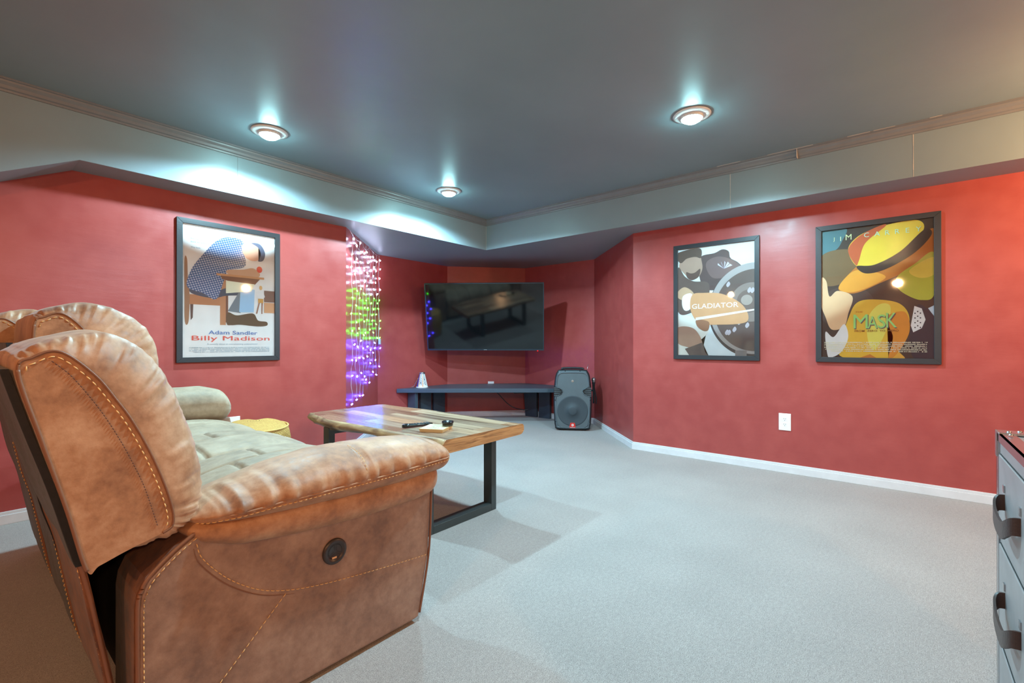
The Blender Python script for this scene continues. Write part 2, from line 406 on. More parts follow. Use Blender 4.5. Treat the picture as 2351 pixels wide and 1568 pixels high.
# ------------------------------------------------------------------ recessed lamps
def can(x, y, label):
    t = thing('recessed_light', label, 'ceiling light', (x, y, ZC), 0, 'recessed lights in the charcoal ceiling')
    bm = bmesh.new(); lathe(bm, [(0.058, -0.001), (0.100, -0.001), (0.102, -0.004), (0.096, -0.009), (0.072, -0.014), (0.062, -0.012), (0.058, -0.001)], 48)
    finish('trim_ring', bm, M['ringw'], t, smooth=True)
    bm = bmesh.new(); lathe(bm, [(0.060, -0.004), (0.062, -0.016), (0.060, -0.024), (0.056, -0.026), (0.056, -0.022)], 40)
    finish('gimbal', bm, M['ringw'], t, smooth=True)
    bm = bmesh.new(); lathe(bm, [(0.056, -0.020), (0.050, -0.032), (0.034, -0.042), (0.018, -0.047), (0, -0.048)], 32)
    finish('lamp_face', bm, M['bulb'], t, smooth=True)
can(1.25, 2.96, 'lit recessed ceiling light near the left fascia, above the framed poster with the plaid shirt')
can(2.71, 2.95, 'lit recessed ceiling light nearest the inner corner of the soffit, smallest in view')
can(2.68, 0.91, 'lit recessed ceiling light on the right half of the ceiling, largest in view')

# ------------------------------------------------------------------ framed posters
def text_into(bm, body, x, z, width, height, mi, y, align='CENTER', bold=0.0, mat=None):
    cu = bpy.data.curves.new('t', 'FONT'); cu.body = body; cu.size = 1; cu.align_x = 'LEFT'; cu.offset = bold; cu.resolution_u = 3
    o = bpy.data.objects.new('t', cu); C.objects.link(o); bpy.context.view_layer.update()
    dg = bpy.context.evaluated_depsgraph_get(); me = bpy.data.meshes.new_from_object(o.evaluated_get(dg))
    xs = [v.co.x for v in me.vertices]; ys = [v.co.y for v in me.vertices]
    x0, x1 = min(xs), max(xs); y0, y1 = min(ys), max(ys)
    if width is None: width = (x1 - x0) * height / max(1e-6, y1 - y0)
    sx = width / (x1 - x0); sy = height / (y1 - y0)
    ox = x - width / 2 if align == 'CENTER' else x
    n0 = len(bm.verts); vs = []
    for v in me.vertices:
        p = Vector((ox + (v.co.x - x0) * sx, y, z + (v.co.y - y0) * sy))
        if mat is not None: p = mat @ p
        vs.append(bm.verts.new(p))
    for p in me.polygons:
        try: f = bm.faces.new([vs[i] for i in p.vertices]); f.material_index = mi
        except ValueError: pass
    bpy.data.objects.remove(o); bpy.data.curves.remove(cu); bpy.data.meshes.remove(me)

_pm = {}
def pmat(c):
    if isinstance(c, bpy.types.Material): return c
    if c not in _pm: _pm[c] = simple('print_ink', tuple(min(248, int(v * 1.13 + 6)) for v in c), 0.55, var=0.04)
    return _pm[c]
class Art:
    """flat print in a local frame: u,v in 0..1, width W height H, drawn at local y falling towards the viewer"""
    def __init__(s, W, H): s.W, s.H = W, H; s.bm = bmesh.new(); s.m = []; s.k = 0
    def mi(s, c):
        c = pmat(c)
        if c not in s.m: s.m.append(c)
        return s.m.index(c)
    def P(s, u, v): return ((u - 0.5) * s.W, -0.00012 * s.k, (v - 0.5) * s.H)
    def poly(s, pts, c, smooth=0):
        s.k += 1
        if smooth: pts = [(p.x, p.y) for p in [q for q in catmull([(a, b, 0) for a, b in pts], smooth, True)]]
        pts = [(min(1, max(0, a)), min(1, max(0, b))) for a, b in pts]
        q = []
        for p in pts:
            if not q or (abs(p[0] - q[-1][0]) + abs(p[1] - q[-1][1])) > 1e-5: q.append(p)
        if abs(q[0][0] - q[-1][0]) + abs(q[0][1] - q[-1][1]) < 1e-5: q.pop()
        vs = [s.bm.verts.new(s.P(*p)) for p in q]
        f = s.bm.faces.new(vs); f.material_index = s.mi(c)
        bmesh.ops.triangulate(s.bm, faces=[f])
    def rect(s, u0, v0, u1, v1, c): s.poly([(u0, v0), (u1, v0), (u1, v1), (u0, v1)], c)
    def disc(s, u, v, ru, rv, c, n=40, a0=0): s.poly([(u + ru * math.cos(t), v + rv * math.sin(t)) for t in [a0 + 2 * PI * i / n for i in range(n)]], c)
    def text(s, body, u, v, w, h, c, align='CENTER', bold=0.0):
        s.k += 1; text_into(s.bm, body, (u - 0.5) * s.W, (v - 0.5) * s.H, None if w is None else w * s.W, h * s.H, s.mi(c), -0.00012 * s.k, align, bold)
    def credits(s, u0, u1, v0, v1, rows, c, seed=1):
        random.seed(seed); h = (v1 - v0) / rows; s.k += 1; m = s.mi(c)
        for r in range(rows):
            v = v1 - (r + 0.8) * h; u = u0 + (0 if r < rows - 1 else 0.04)
            while u < u1:
                w = random.uniform(0.004, 0.009)
                hh = h * random.choice((0.55, 0.55, 0.42))
                if random.random() < 0.82:
                    f = s.bm.faces.new([s.bm.verts.new(s.P(a, b)) for a, b in ((u, v), (u + w * 0.75, v), (u + w * 0.75, v + hh), (u, v + hh))]); f.material_index = m
                u += w
    def done(s, parent): 
        o = finish('print', s.bm, s.m, parent, recalc=False); o.location = (0, -0.006, 0); return o
def poster(label, loc, rz, art_fn, W=0.652, H=0.945, fw=0.034, tilt=0):
    t = thing('framed_poster', label, 'poster', loc, rz)
    t.rotation_euler = (tilt, 0, rz)
    bm = bmesh.new()
    w, h = W / 2, H / 2
    for a, b, c, d in (((-w, -h), (w, -h), (w - fw, -h + fw), (-w + fw, -h + fw)), ((w, -h), (w, h), (w - fw, h - fw), (w - fw, -h + fw)),
                       ((w, h), (-w, h), (-w + fw, h - fw), (w - fw, h - fw)), ((-w, h), (-w, -h), (-w + fw, -h + fw), (-w + fw, h - fw))):
        prism(bm, [a, b, c, d], -0.022, 0.0, 'y')
    finish('frame', bm, M['frameb'], t, bevel=0.0015)
    bm = bmesh.new(); box(bm, -w + fw * 0.8, w - fw * 0.8, -0.004, -0.001, -h + fw * 0.8, h - fw * 0.8); finish('backing', bm, M['dark'], t)
    art = Art(W - 2 * fw + 0.004, H - 2 * fw + 0.004); art_fn(art); art.done(t)
    bm = bmesh.new(); box(bm, -w + fw * 0.9, w - fw * 0.9, -0.0150, -0.0145, -h + fw * 0.9, h - fw * 0.9); finish('glazing', bm, M['glass'], t)
    return t

def art_plaid(a):
    a.rect(0, 0, 1, 1, (232, 244, 246))
    for i, s_ in enumerate(['To inherit his', "family's fortune,", 'Billy is going', 'back to school.', '', 'Way back.']):
        if s_: a.text(s_, 0.085, 0.928 - i * 0.0215, None, 0.014, (84, 116, 140), 'LEFT')
    # school chair
    a.poly([(0.025, 0.73), (0.05, 0.735), (0.058, 0.60), (0.075, 0.46), (0.065, 0.27), (0.03, 0.265), (0.025, 0.45)], (150, 112, 84), 60)
    a.rect(0.075, 0.40, 0.42, 0.475, (172, 118, 80)); a.rect(0.38, 0.25, 0.44, 0.62, (176, 124, 88)); a.rect(0.44, 0.27, 0.465, 0.60, (112, 74, 54))
    a.poly([(0.08, 0.40), (0.11, 0.40), (0.105, 0.30), (0.085, 0.28)], (92, 70, 62))
    # trousers and boot
    a.poly([(0.09, 0.52), (0.30, 0.50), (0.44, 0.54), (0.62, 0.56), (0.62, 0.50), (0.44, 0.48), (0.30, 0.455), (0.10, 0.48)], (74, 78, 92), 60)
    a.poly([(0.46, 0.36), (0.60, 0.54), (0.66, 0.50), (0.60, 0.35)], (112, 122, 130))
    a.poly([(0.60, 0.56), (0.76, 0.545), (0.75, 0.36), (0.60, 0.355), (0.585, 0.36)], (150, 184, 212))
    a.poly([(0.46, 0.35), (0.56, 0.33), (0.74, 0.35), (0.80, 0.295), (0.90, 0.285), (0.905, 0.255), (0.80, 0.245), (0.60, 0.255), (0.50, 0.25), (0.45, 0.26)], (92, 72, 50), 80)
    # plaid shirt shape bent over a desk
    a.poly([(0.05, 0.53), (0.09, 0.66), (0.20, 0.78), (0.34, 0.90), (0.48, 0.945), (0.62, 0.93), (0.635, 0.84), (0.65, 0.73), (0.47, 0.68), (0.42, 0.60), (0.34, 0.45), (0.20, 0.49)], M['plaid'], 90)
    # arms, head and cap kept as plain shapes
    a.poly([(0.46, 0.685), (0.62, 0.70), (0.74, 0.72), (0.82, 0.68), (0.78, 0.645), (0.60, 0.64), (0.46, 0.655)], (196, 156, 124), 60)
    a.poly([(0.62, 0.90), (0.70, 0.935), (0.80, 0.91), (0.84, 0.84), (0.78, 0.785), (0.68, 0.79), (0.62, 0.84)], (204, 158, 134), 60)
    a.poly([(0.72, 0.925), (0.82, 0.925), (0.88, 0.86), (0.86, 0.795), (0.80, 0.785), (0.83, 0.84), (0.80, 0.895)], (86, 92, 112), 60)
    a.disc(0.815, 0.715, 0.033, 0.026, (220, 84, 60)); a.rect(0.34, 0.635, 0.87, 0.652, (192, 140, 96))
    a.poly([(0.38, 0.635), (0.82, 0.635), (0.76, 0.585), (0.46, 0.60), (0.40, 0.61)], (126, 84, 58))
    a.poly([(0.44, 0.60), (0.76, 0.59), (0.72, 0.53), (0.44, 0.50)], (238, 214, 190))
    # far blackboard, desk and small figure shape
    a.rect(0.87, 0.45, 0.995, 0.545, (120, 96, 82)); a.rect(0.87, 0.36, 0.995, 0.445, (196, 150, 112))
    a.poly([(0.79, 0.54), (0.86, 0.54), (0.88, 0.49), (0.84, 0.47), (0.80, 0.47), (0.78, 0.50)], (240, 240, 240)); a.rect(0.80, 0.44, 0.86, 0.475, (196, 150, 80))
    a.poly([(0.805, 0.44), (0.82, 0.44), (0.79, 0.35), (0.775, 0.35)], (150, 110, 90)); a.poly([(0.84, 0.44), (0.855, 0.44), (0.85, 0.35), (0.838, 0.35)], (150, 110, 90))
    a.disc(0.83, 0.565, 0.018, 0.018, (206, 166, 110))
    a.text('Adam Sandler', 0.525, 0.176, 0.53, 0.030, (72, 110, 168), bold=0.004)
    a.text('Billy Madison', 0.515, 0.118, 0.84, 0.046, (208, 84, 70), bold=0.0)
    a.text('A comedy about an overwhelming underachiever', 0.52, 0.092, 0.55, 0.015, (130, 150, 165))
    a.credits(0.07, 0.93, 0.035, 0.080, 4, (150, 165, 175), 3)
def art_shield(a):
    a.rect(0, 0, 1, 1, (196, 204, 208))
    a.poly([(0, 0), (0.35, 0), (0.3, 0.12), (0.42, 0.25), (0.0, 0.38)], (206, 206, 200), 40)
    # shoulder armour and cape
    a.poly([(0.30, 0.90), (0.50, 0.93), (0.60, 0.955), (0.68, 0.93), (0.70, 0.87), (0.80, 0.82), (0.86, 0.74), (0.70, 0.62), (0.40, 0.60), (0.30, 0.72)], (80, 64, 62), 70)
    a.poly([(0.40, 0.86), (0.54, 0.895), (0.70, 0.86), (0.82, 0.79), (0.74, 0.72), (0.50, 0.70), (0.40, 0.78)], (104, 84, 82), 60)
    for i in range(5):
        t = 0.5 + i * 0.45; a.poly([(0.62, 0.78), (0.62 + 0.10 * math.cos(t) - 0.01, 0.79 + 0.06 * math.sin(t)), (0.62 + 0.12 * math.cos(t), 0.78 + 0.06 * math.sin(t) - 0.006)], (176, 172, 190))
    # head as a plain shape, hair, beard
    a.poly([(0.02, 0.86), (0.06, 0.94), (0.18, 0.98), (0.30, 0.965), (0.32, 0.90), (0.34, 0.80), (0.28, 0.72), (0.18, 0.71), (0.10, 0.76), (0.03, 0.82)], (150, 124, 110), 60)
    a.poly([(0.0, 0.97), (0.30, 0.99), (0.32, 0.90), (0.24, 0.915), (0.12, 0.905), (0.05, 0.87), (0.0, 0.90)], (82, 66, 58), 50)
    a.poly([(0.12, 0.78), (0.18, 0.765), (0.24, 0.77), (0.31, 0.80), (0.29, 0.73), (0.20, 0.70), (0.13, 0.73)], (84, 64, 58), 40)
    a.poly([(0.0, 0.82), (0.10, 0.74), (0.22, 0.69), (0.42, 0.66), (0.40, 0.50), (0.20, 0.40), (0.0, 0.42)], (92, 76, 70), 60)
    # big round shield
    a.disc(0.98, 0.40, 0.56, 0.41, (62, 54, 54), 70); a.disc(0.98, 0.415, 0.545, 0.395, (150, 142, 140), 70); a.disc(0.99, 0.40, 0.49, 0.355, (92, 76, 70), 70)
    a.disc(0.95, 0.47, 0.25, 0.17, (126, 112, 106), 50); a.disc(0.93, 0.48, 0.15, 0.10, (106, 90, 84), 40); a.disc(0.90, 0.49, 0.07, 0.045, (150, 136, 128), 30)
    random.seed(4)
    for i in range(9):
        u = random.uniform(0.56, 0.98); v = 0.25 + random.uniform(-0.1, 0.42)
        a.poly([(u, v), (u + 0.03, v + 0.03), (u + 0.05, v + 0.005), (u + 0.02, v - 0.02)], (170, 160, 166), 20)
    # arm, hands and blade
    a.poly([(0.0, 0.60), (0.10, 0.64), (0.22, 0.58), (0.20, 0.50), (0.06, 0.52), (0.0, 0.55)], (176, 146, 120), 40)
    a.poly([(0.08, 0.56), (0.20, 0.57), (0.18, 0.44), (0.10, 0.42), (0.06, 0.48)], (220, 216, 214), 40)
    a.poly([(0.20, 0.56), (0.36, 0.575), (0.62, 0.55), (0.86, 0.44), (0.90, 0.30), (0.55, 0.28), (0.30, 0.30), (0.18, 0.42)], (188, 142, 104), 60)
    a.poly([(0.26, 0.33), (0.42, 0.31), (0.42, 0.24), (0.36, 0.225), (0.27, 0.27)], (140, 100, 76), 40)
    a.poly([(0.25, 0.325), (0.99, 0.395), (0.99, 0.41), (0.25, 0.35)], (206, 200, 196))
    a.poly([(0.0, 0.26), (0.22, 0.25), (0.34, 0.12), (0.28, 0.06), (0.12, 0.08), (0.0, 0.12)], (160, 128, 110), 50)
    a.poly([(0.10, 0.06), (0.34, 0.12), (0.38, 0.03), (0.42, 0.0), (0.16, 0.0)], (94, 80, 76)); a.rect(0.76, 0.0, 0.90, 0.05, (120, 112, 110))
    a.text('GLADIATOR', 0.50, 0.432, 0.60, 0.044, (240, 238, 236), bold=0.002)
def art_hat(a):
    a.rect(0, 0, 1, 1, (60, 48, 38))
    a.poly([(0, 1), (0.24, 1), (0.20, 0.90), (0.14, 0.84), (0.0, 0.80)], (72, 112, 118), 40)
    a.poly([(0.0, 0.80), (0.22, 0.84), (0.36, 0.78), (0.30, 0.62), (0.12, 0.56), (0.0, 0.60)], (112, 86, 52), 50)
    a.poly([(0.0, 0.48), (0.3, 0.56), (0.5, 0.42), (0.34, 0.2), (0.0, 0.3)], (70, 58, 50), 50)
    # flowing golden cloth
    a.poly([(0.26, 0.30), (0.34, 0.42), (0.50, 0.44), (0.72, 0.40), (0.80, 0.28), (0.72, 0.10), (0.66, 0.0), (0.22, 0.0), (0.18, 0.10)], (236, 174, 52), 70)
    a.poly([(0.44, 0.30), (0.54, 0.40), (0.64, 0.38), (0.60, 0.20), (0.50, 0.06), (0.44, 0.14)], (250, 206, 92), 50)
    a.poly([(0.60, 0.30), (0.76, 0.34), (0.80, 0.20), (0.70, 0.04), (0.62, 0.0), (0.66, 0.16)], (206, 132, 38), 50)
    # generic felt hat
    a.poly([(0.17, 0.55), (0.36, 0.71), (0.60, 0.80), (0.84, 0.86), (1.0, 0.92), (1.0, 0.74), (0.80, 0.64), (0.55, 0.56), (0.36, 0.50), (0.25, 0.50)], (184, 112, 40), 80)
    a.poly([(0.17, 0.55), (0.30, 0.66), (0.44, 0.66), (0.60, 0.60), (0.40, 0.52), (0.25, 0.505)], (226, 150, 52), 50)
    a.poly([(0.34, 0.70), (0.26, 0.83), (0.34, 0.92), (0.50, 0.97), (0.70, 0.995), (0.86, 0.995), (0.92, 0.95), (0.88, 0.88), (0.70, 0.76), (0.50, 0.68)], (240, 186, 58), 80)
    a.poly([(0.26, 0.83), (0.36, 0.925), (0.54, 0.985), (0.60, 0.98), (0.42, 0.87), (0.36, 0.74), (0.33, 0.71)], (184, 86, 44), 60)
    a.poly([(0.34, 0.70), (0.50, 0.70), (0.72, 0.78), (0.92, 0.92), (0.98, 0.88), (0.84, 0.76), (0.60, 0.66), (0.42, 0.64)], (50, 36, 30), 70)
    # plain colour shapes in place of the figure
    a.poly([(0.70, 0.60), (0.84, 0.68), (1.0, 0.75), (1.0, 0.46), (0.90, 0.42), (0.78, 0.46), (0.70, 0.52)], (178, 184, 60), 60)
    a.poly([(0.80, 0.64), (1.0, 0.72), (1.0, 0.60), (0.88, 0.58)], (226, 200, 84), 40)
    a.poly([(0.0, 0.62), (0.05, 0.60), (0.08, 0.48), (0.16, 0.52), (0.30, 0.47), (0.26, 0.34), (0.22, 0.24), (0.10, 0.22), (0.04, 0.32), (0.0, 0.42)], (222, 178, 138), 60)
    a.poly([(0.04, 0.20), (0.12, 0.16), (0.22, 0.26), (0.26, 0.16), (0.20, 0.05), (0.10, 0.0), (0.06, 0.02)], (226, 228, 232), 50)
    a.poly([(0.86, 0.38), (0.94, 0.36), (1.0, 0.34), (1.0, 0.02), (0.84, 0.0), (0.80, 0.16)], (44, 40, 50), 40)
    a.poly([(0.84, 0.38), (0.90, 0.36), (0.93, 0.28), (0.90, 0.22), (0.83, 0.19), (0.81, 0.24)], (232, 232, 230))
    for i in range(4):
        for j in range(3): a.disc(0.845 + j * 0.022, 0.225 + i * 0.034 + (j % 2) * 0.012, 0.006, 0.005, (40, 40, 50), 10)
    a.poly([(0.95, 0.36), (1.0, 0.38), (1.0, 0.30)], (180, 200, 226)); a.poly([(0.36, 0.0), (0.46, 0.03), (0.52, 0.0)], (190, 120, 40)); a.poly([(0.67, 0.0), (0.71, 0.05), (0.76, 0.01), (0.76, 0.0)], (212, 160, 60))
    for ch, u in zip('JI', (0.125, 0.19)): a.text(ch, u, 0.905, None, 0.034, (206, 222, 168))
    a.text('M', 0.265, 0.908, 0.055, 0.042, (206, 232, 160), bold=0.0)
    for ch, u in zip('CARREY', (0.43, 0.525, 0.615, 0.70, 0.785, 0.875)): a.text(ch, u, 0.912, None, 0.034, (178, 216, 190))
    a.text('THE', 0.36, 0.345, 0.07, 0.010, (190, 120, 40))
    for ox, c in ((0.006, (90, 84, 96)), (0, (148, 206, 120))):
        a.text('M', 0.375 + ox, 0.225 - ox, 0.13, 0.105, c, bold=0.0); a.text('A', 0.482 + ox, 0.225 - ox, 0.085, 0.09, c, bold=0.0)
        a.text('S', 0.562 + ox, 0.225 - ox, 0.07, 0.10, c, bold=0.0); a.text('K', 0.648 + ox, 0.228 - ox, 0.09, 0.108, c, bold=0.0)
    a.text('FROM  ZERO  TO  HERO', 0.515, 0.198, 0.39, 0.014, (140, 90, 40), bold=0.005)
    a.credits(0.03, 0.94, 0.045, 0.125, 6, (228, 214, 190), 9)
ZP = 1.2915
poster('framed poster with pale sky ground and a blue plaid shirt, on the left wall', (1.266, YL - 0.001, ZP), 0, art_plaid)
poster('framed poster with a dark round shield on pale sky, right wall, nearer the corner', (XR - 0.001, 1.149, ZP - 0.006), -PI / 2, art_shield)
poster('framed poster with yellow hat and green title on the right wall', (XR - 0.001, 0.140, ZP - 0.004), -PI / 2, art_hat)

# ------------------------------------------------------------------ wall outlets
def outlet(label, loc, rz, w=0.078, h=0.124):
    t = thing('wall_outlet', label, 'outlet', loc, rz)
    bm = bmesh.new(); box(bm, -w / 2, w / 2, -0.006, 0, -h / 2, h / 2); finish('cover_plate', bm, M['ivory'], t, bevel=0.002)
    for zc in (-0.0195, 0.0195):
        bm = bmesh.new(); pts = [(0.0165 * math.cos(a), zc + 0.0135 * max(-0.9, min(0.9, 1.15 * math.sin(a)))) for a in [2 * PI * k / 28 for k in range(28)]]
        prism(bm, pts, -0.0075, -0.005, 'y'); r = finish('receptacle', bm, M['ivory'], t)
        bm = bmesh.new()
        for sx in (-0.006, 0.006): box(bm, sx - 0.001, sx + 0.001, -0.0082, -0.007, zc, zc + 0.008)
        prism(bm, [(0.0022 * math.cos(a), zc - 0.007 + 0.0022 * math.sin(a)) for a in [2 * PI * k / 12 for k in range(12)]], -0.0082, -0.007, 'y')
        finish('slot', bm, M['dark'], r)
outlet('white outlet on the right wall below the two posters', (XR, 0.660, 0.370), -PI / 2)
outlet('white outlet on the left wall, mostly hidden between the sofa arm and yellow pouf', (1.285, YL, 0.368), 0)
tvdir = Vector((D_[0] - C_[0], D_[1] - C_[1], 0)).normalized()
tvp = Vector((C_[0], C_[1], 0)) + tvdir * 0.56
outlet('white outlet on the wall under the television, cut off by the bench top', (tvp.x, tvp.y, 0.385), math.atan2(tvdir.y, tvdir.x))

# ------------------------------------------------------------------ television
FWD = Vector((math.cos(R(39.75)), math.sin(R(39.75)), 0)); RGT = Vector((FWD.y, -FWD.x, 0))
def vp(d, l, z=0): return FWD * d + RGT * l + Vector((0, 0, z))
tvc = vp(5.40, -0.316, 1.243)
t = thing('television', 'large flat black television tilted down on the alcove wall', 'television', tvc, R(39.75 - 90))
t.rotation_euler = (R(12.6), 0, R(39.75 - 90 - 3.5))
W_, H_ = 1.365, 0.786
bm = bmesh.new(); box(bm, -W_ / 2, W_ / 2, 0, 0.035, -H_ / 2, H_ / 2); box(bm, -0.45, 0.45, 0.03, 0.065, -0.30, 0.15); finish('housing', bm, M['blackpl'], t, bevel=0.004)
bm = bmesh.new(); fw = 0.011
for q in ((-W_ / 2, -W_ / 2 + fw, -H_ / 2, H_ / 2), (W_ / 2 - fw, W_ / 2, -H_ / 2, H_ / 2), (-W_ / 2 + fw, W_ / 2 - fw, H_ / 2 - fw, H_ / 2), (-W_ / 2 + fw, W_ / 2 - fw, -H_ / 2, -H_ / 2 + 0.018)):
    box(bm, q[0], q[1], -0.006, 0.004, q[2], q[3])
bz = finish('bezel', bm, M['bezel'], t)
bm = bmesh.new(); box(bm, -W_ / 2 + fw, W_ / 2 - fw, -0.003, 0.001, -H_ / 2 + 0.018, H_ / 2 - fw); finish('screen', bm, M['screen'], t)
bm = bmesh.new(); box(bm, -0.018, 0.018, -0.0068, -0.005, -H_ / 2 + 0.006, -H_ / 2 + 0.012); finish('maker_mark', bm, M['silver'], bz)
bm = bmesh.new(); lathe(bm, [(0, -0.009), (0.004, -0.007), (0.005, 0)], 12, (0.61, -0.001, -H_ / 2 - 0.002)); finish('standby_light', bm, emit('red_standby', (1, 0.05, 0.03), 3), t)
bm = bmesh.new(); mi_ = Matrix.Rotation(R(-12.6), 4, 'X')
box(bm, -0.15, 0.15, 0.055, 0.075, -0.15, 0.15)
box(bm, -0.04, 0.04, 0.06, 0.56, -0.05, 0.02, 0, mi_); box(bm, -0.12, 0.12, 0.54, 0.565, -0.18, 0.18, 0, mi_)
finish('wall_bracket', bm, M['steel'], t)

# ------------------------------------------------------------------ curtain of string lights
random.seed(11)
ab = Vector((B_[0] - A_[0], B_[1] - A_[1], 0)); abl = ab.length; abn = ab.normalized(); nin = Vector((abn.y, -abn.x, 0))
lt = thing('string_light_curtain', 'hanging curtain of string lights, white at top, green in the middle, blue below', 'string lights', (A_[0], A_[1], 0))
base = Vector((A_[0], A_[1], 0))
ss = [0.10, 0.24, 0.36, 0.50, 0.63, 0.76, 0.90, 1.04, 1.19]
ends = [0.43, 0.45, 0.47, 0.46, 0.60, 0.56, 0.66, 0.62, 0.70]
NB = 11
bulb_mesh = {}
for k in ('w', 'g', 'b'):
    bm = bmesh.new(); lathe(bm, [(0, 0.010), (0.004, 0.008), (0.0062, 0.002), (0.0062, -0.004), (0.004, -0.010), (0, -0.012)], 10)
    me = bpy.data.meshes.new('bulb'); bm.to_mesh(me); bm.free(); me.materials.append(M['led' + k]); bulb_mesh[k] = me
    for p in me.polygons: p.use_smooth = True
for i, (s_, ze) in enumerate(zip(ss, ends)):
    top = 1.905 - 0.01 * (i % 2)
    pts = []
    zs_ = [top - (top - ze) * j / 40 for j in range(41)]
    for j, z in enumerate(zs_):
        wob = 0.006 * math.sin(j * 0.9 + i * 2) + (0.012 * math.sin(j * 1.7 + i) if z < 0.97 else 0)
        dep = 0.022 + 0.006 * math.sin(j * 0.5 + i)
        pts.append(abn * (s_ + wob) + nin * dep + Vector((0, 0, z)))
    bm = bmesh.new(); tube(bm, pts, 0.0014, 5)
    st = finish('strand', bm, M['wire'], lt)
    for b in range(NB):
        z = top - 0.02 - (top - ze - 0.02) * (b + 0.25 + random.uniform(-0.2, 0.2) + 0.25 * (i % 2)) / NB
        if b == NB - 1: z = ze - 0.008
        z = max(z, ze - 0.01)
        f = (top - z) / (top - ze) * 40; p = pts[min(40, int(f))]
        k = 'w' if z > 1.46 else ('g' if z > 0.975 else 'b')
        off = abn * random.uniform(-0.035, 0.035) + nin * random.uniform(0.0, 0.012)
        if b == NB - 1: off = abn * 0
        o = bpy.data.objects.new('bulb', bulb_mesh[k]); C.objects.link(o); o.parent = st
        o.location = Vector((p.x, p.y, z)) + off + Vector((0, 0, -0.004))
        o.rotation_euler = (random.uniform(-1, 1), random.uniform(-1, 1), 0)
bm = bmesh.new()
for (s0, z0, s1, z1, sag) in ((0.02, 1.905, 0.42, 1.895, 0.03), (0.42, 1.895, 0.72, 1.90, 0.05), (0.72, 1.90, 1.22, 1.905, 0.02), (0.10, 1.90, 0.60, 1.895, 0.10)):
    tube(bm, [abn * (s0 + (s1 - s0) * u / 12) + nin * 0.026 + Vector((0, 0, z0 + (z1 - z0) * u / 12 - sag * 4 * (u / 12) * (1 - u / 12))) for u in range(13)], 0.0018, 5)
tube(bm, [abn * 1.20 + nin * (0.02 + 0.004 * math.sin(u)) + Vector((0, 0, 1.90 - u * 0.05)) for u in range(20)], 0.0022, 5)
finish('lead_wire', bm, M['wire'], lt)
bm = bmesh.new(); box(bm, 1.185, 1.225, -0.01, 0.01, 0.93, 0.99)
for v in bm.verts: v.co = abn * v.co.x + nin * (0.03 + v.co.y) + Vector((0, 0, v.co.z))
finish('control_box', bm, simple('clear_plastic_box', (190, 200, 210), 0.3), lt, bevel=0.003)

# ------------------------------------------------------------------ corner bench under the television
dk = thing('corner_bench', 'long low slate grey wooden bench in the alcove under the television', 'bench')
ZB = 0.420
bm = bmesh.new(); prism(bm, [(3.285, 4.450), (4.075, 4.455), (4.822, 3.795), (4.822, 3.02), (4.52, 3.02)], ZB - 0.046, ZB, 'z'); finish('bench_top', bm, M['desk'], dk, bevel=0.003)
def plank_leg(pts, z1):
    bm = bmesh.new(); prism(bm, pts, 0, z1, 'z'); finish('leg', bm, M['desk'], dk, bevel=0.002)
for x0, x1 in ((3.60, 3.765), (3.81, 3.985)):
    plank_leg([(x0, 4.405), (x1, 4.405), (x1, 4.445), (x0, 4.445)], ZB - 0.046)
plank_leg([(3.44, 4.31), (3.482, 4.31), (3.482, 4.445), (3.44, 4.445)], ZB - 0.046)
for y0, y1 in ((3.575, 3.755), (3.37, 3.54), (3.12, 3.30)):
    bm = bmesh.new(); A = [(y0, 0), (y1 - 0.0, 0), (y1 + 0.03, ZB - 0.046), (y0, ZB - 0.046)] if y1 > 3.7 else [(y0, 0), (y1, 0), (y1, ZB - 0.046), (y0, ZB - 0.046)]
    prism(bm, A, 4.785, 4.822, 'x'); finish('leg', bm, M['desk'], dk, bevel=0.002)
bm = bmesh.new()
q = vp(5.62, 0.10, 0)
mrot = Matrix.Translation(q) @ Matrix.Rotation(R(39.75 - 90 + 8), 4, 'Z')
box(bm, -0.08, 0.10, -0.03, 0.03, ZB - 0.075, ZB - 0.046, 0, mrot)
q = vp(5.62, -0.42, 0); mrot = Matrix.Translation(q) @ Matrix.Rotation(R(39.75 - 90), 4, 'Z')
box(bm, -0.025, 0.025, -0.02, 0.02, ZB - 0.060, ZB - 0.046, 0, mrot); box(bm, 0.14, 0.18, -0.02, 0.02, ZB - 0.066, ZB - 0.046, 0, mrot)
finish('bracket', bm, M['blackpl'], dk)
bm = bmesh.new()
a = vp(5.75, -0.22, 0.372); pts = catmull([a, vp(5.78, -0.16, 0.31), vp(5.80, -0.06, 0.20), vp(5.80, 0.03, 0.145), vp(5.72, 0.14, 0.13), vp(5.72, 0.20, 0.135)], 40)
tube(bm, pts, 0.005, 8); tag(finish('power_cable', bm, M['blackpl']), 'thin black cable sagging below the slate bench against the wall', 'cable')

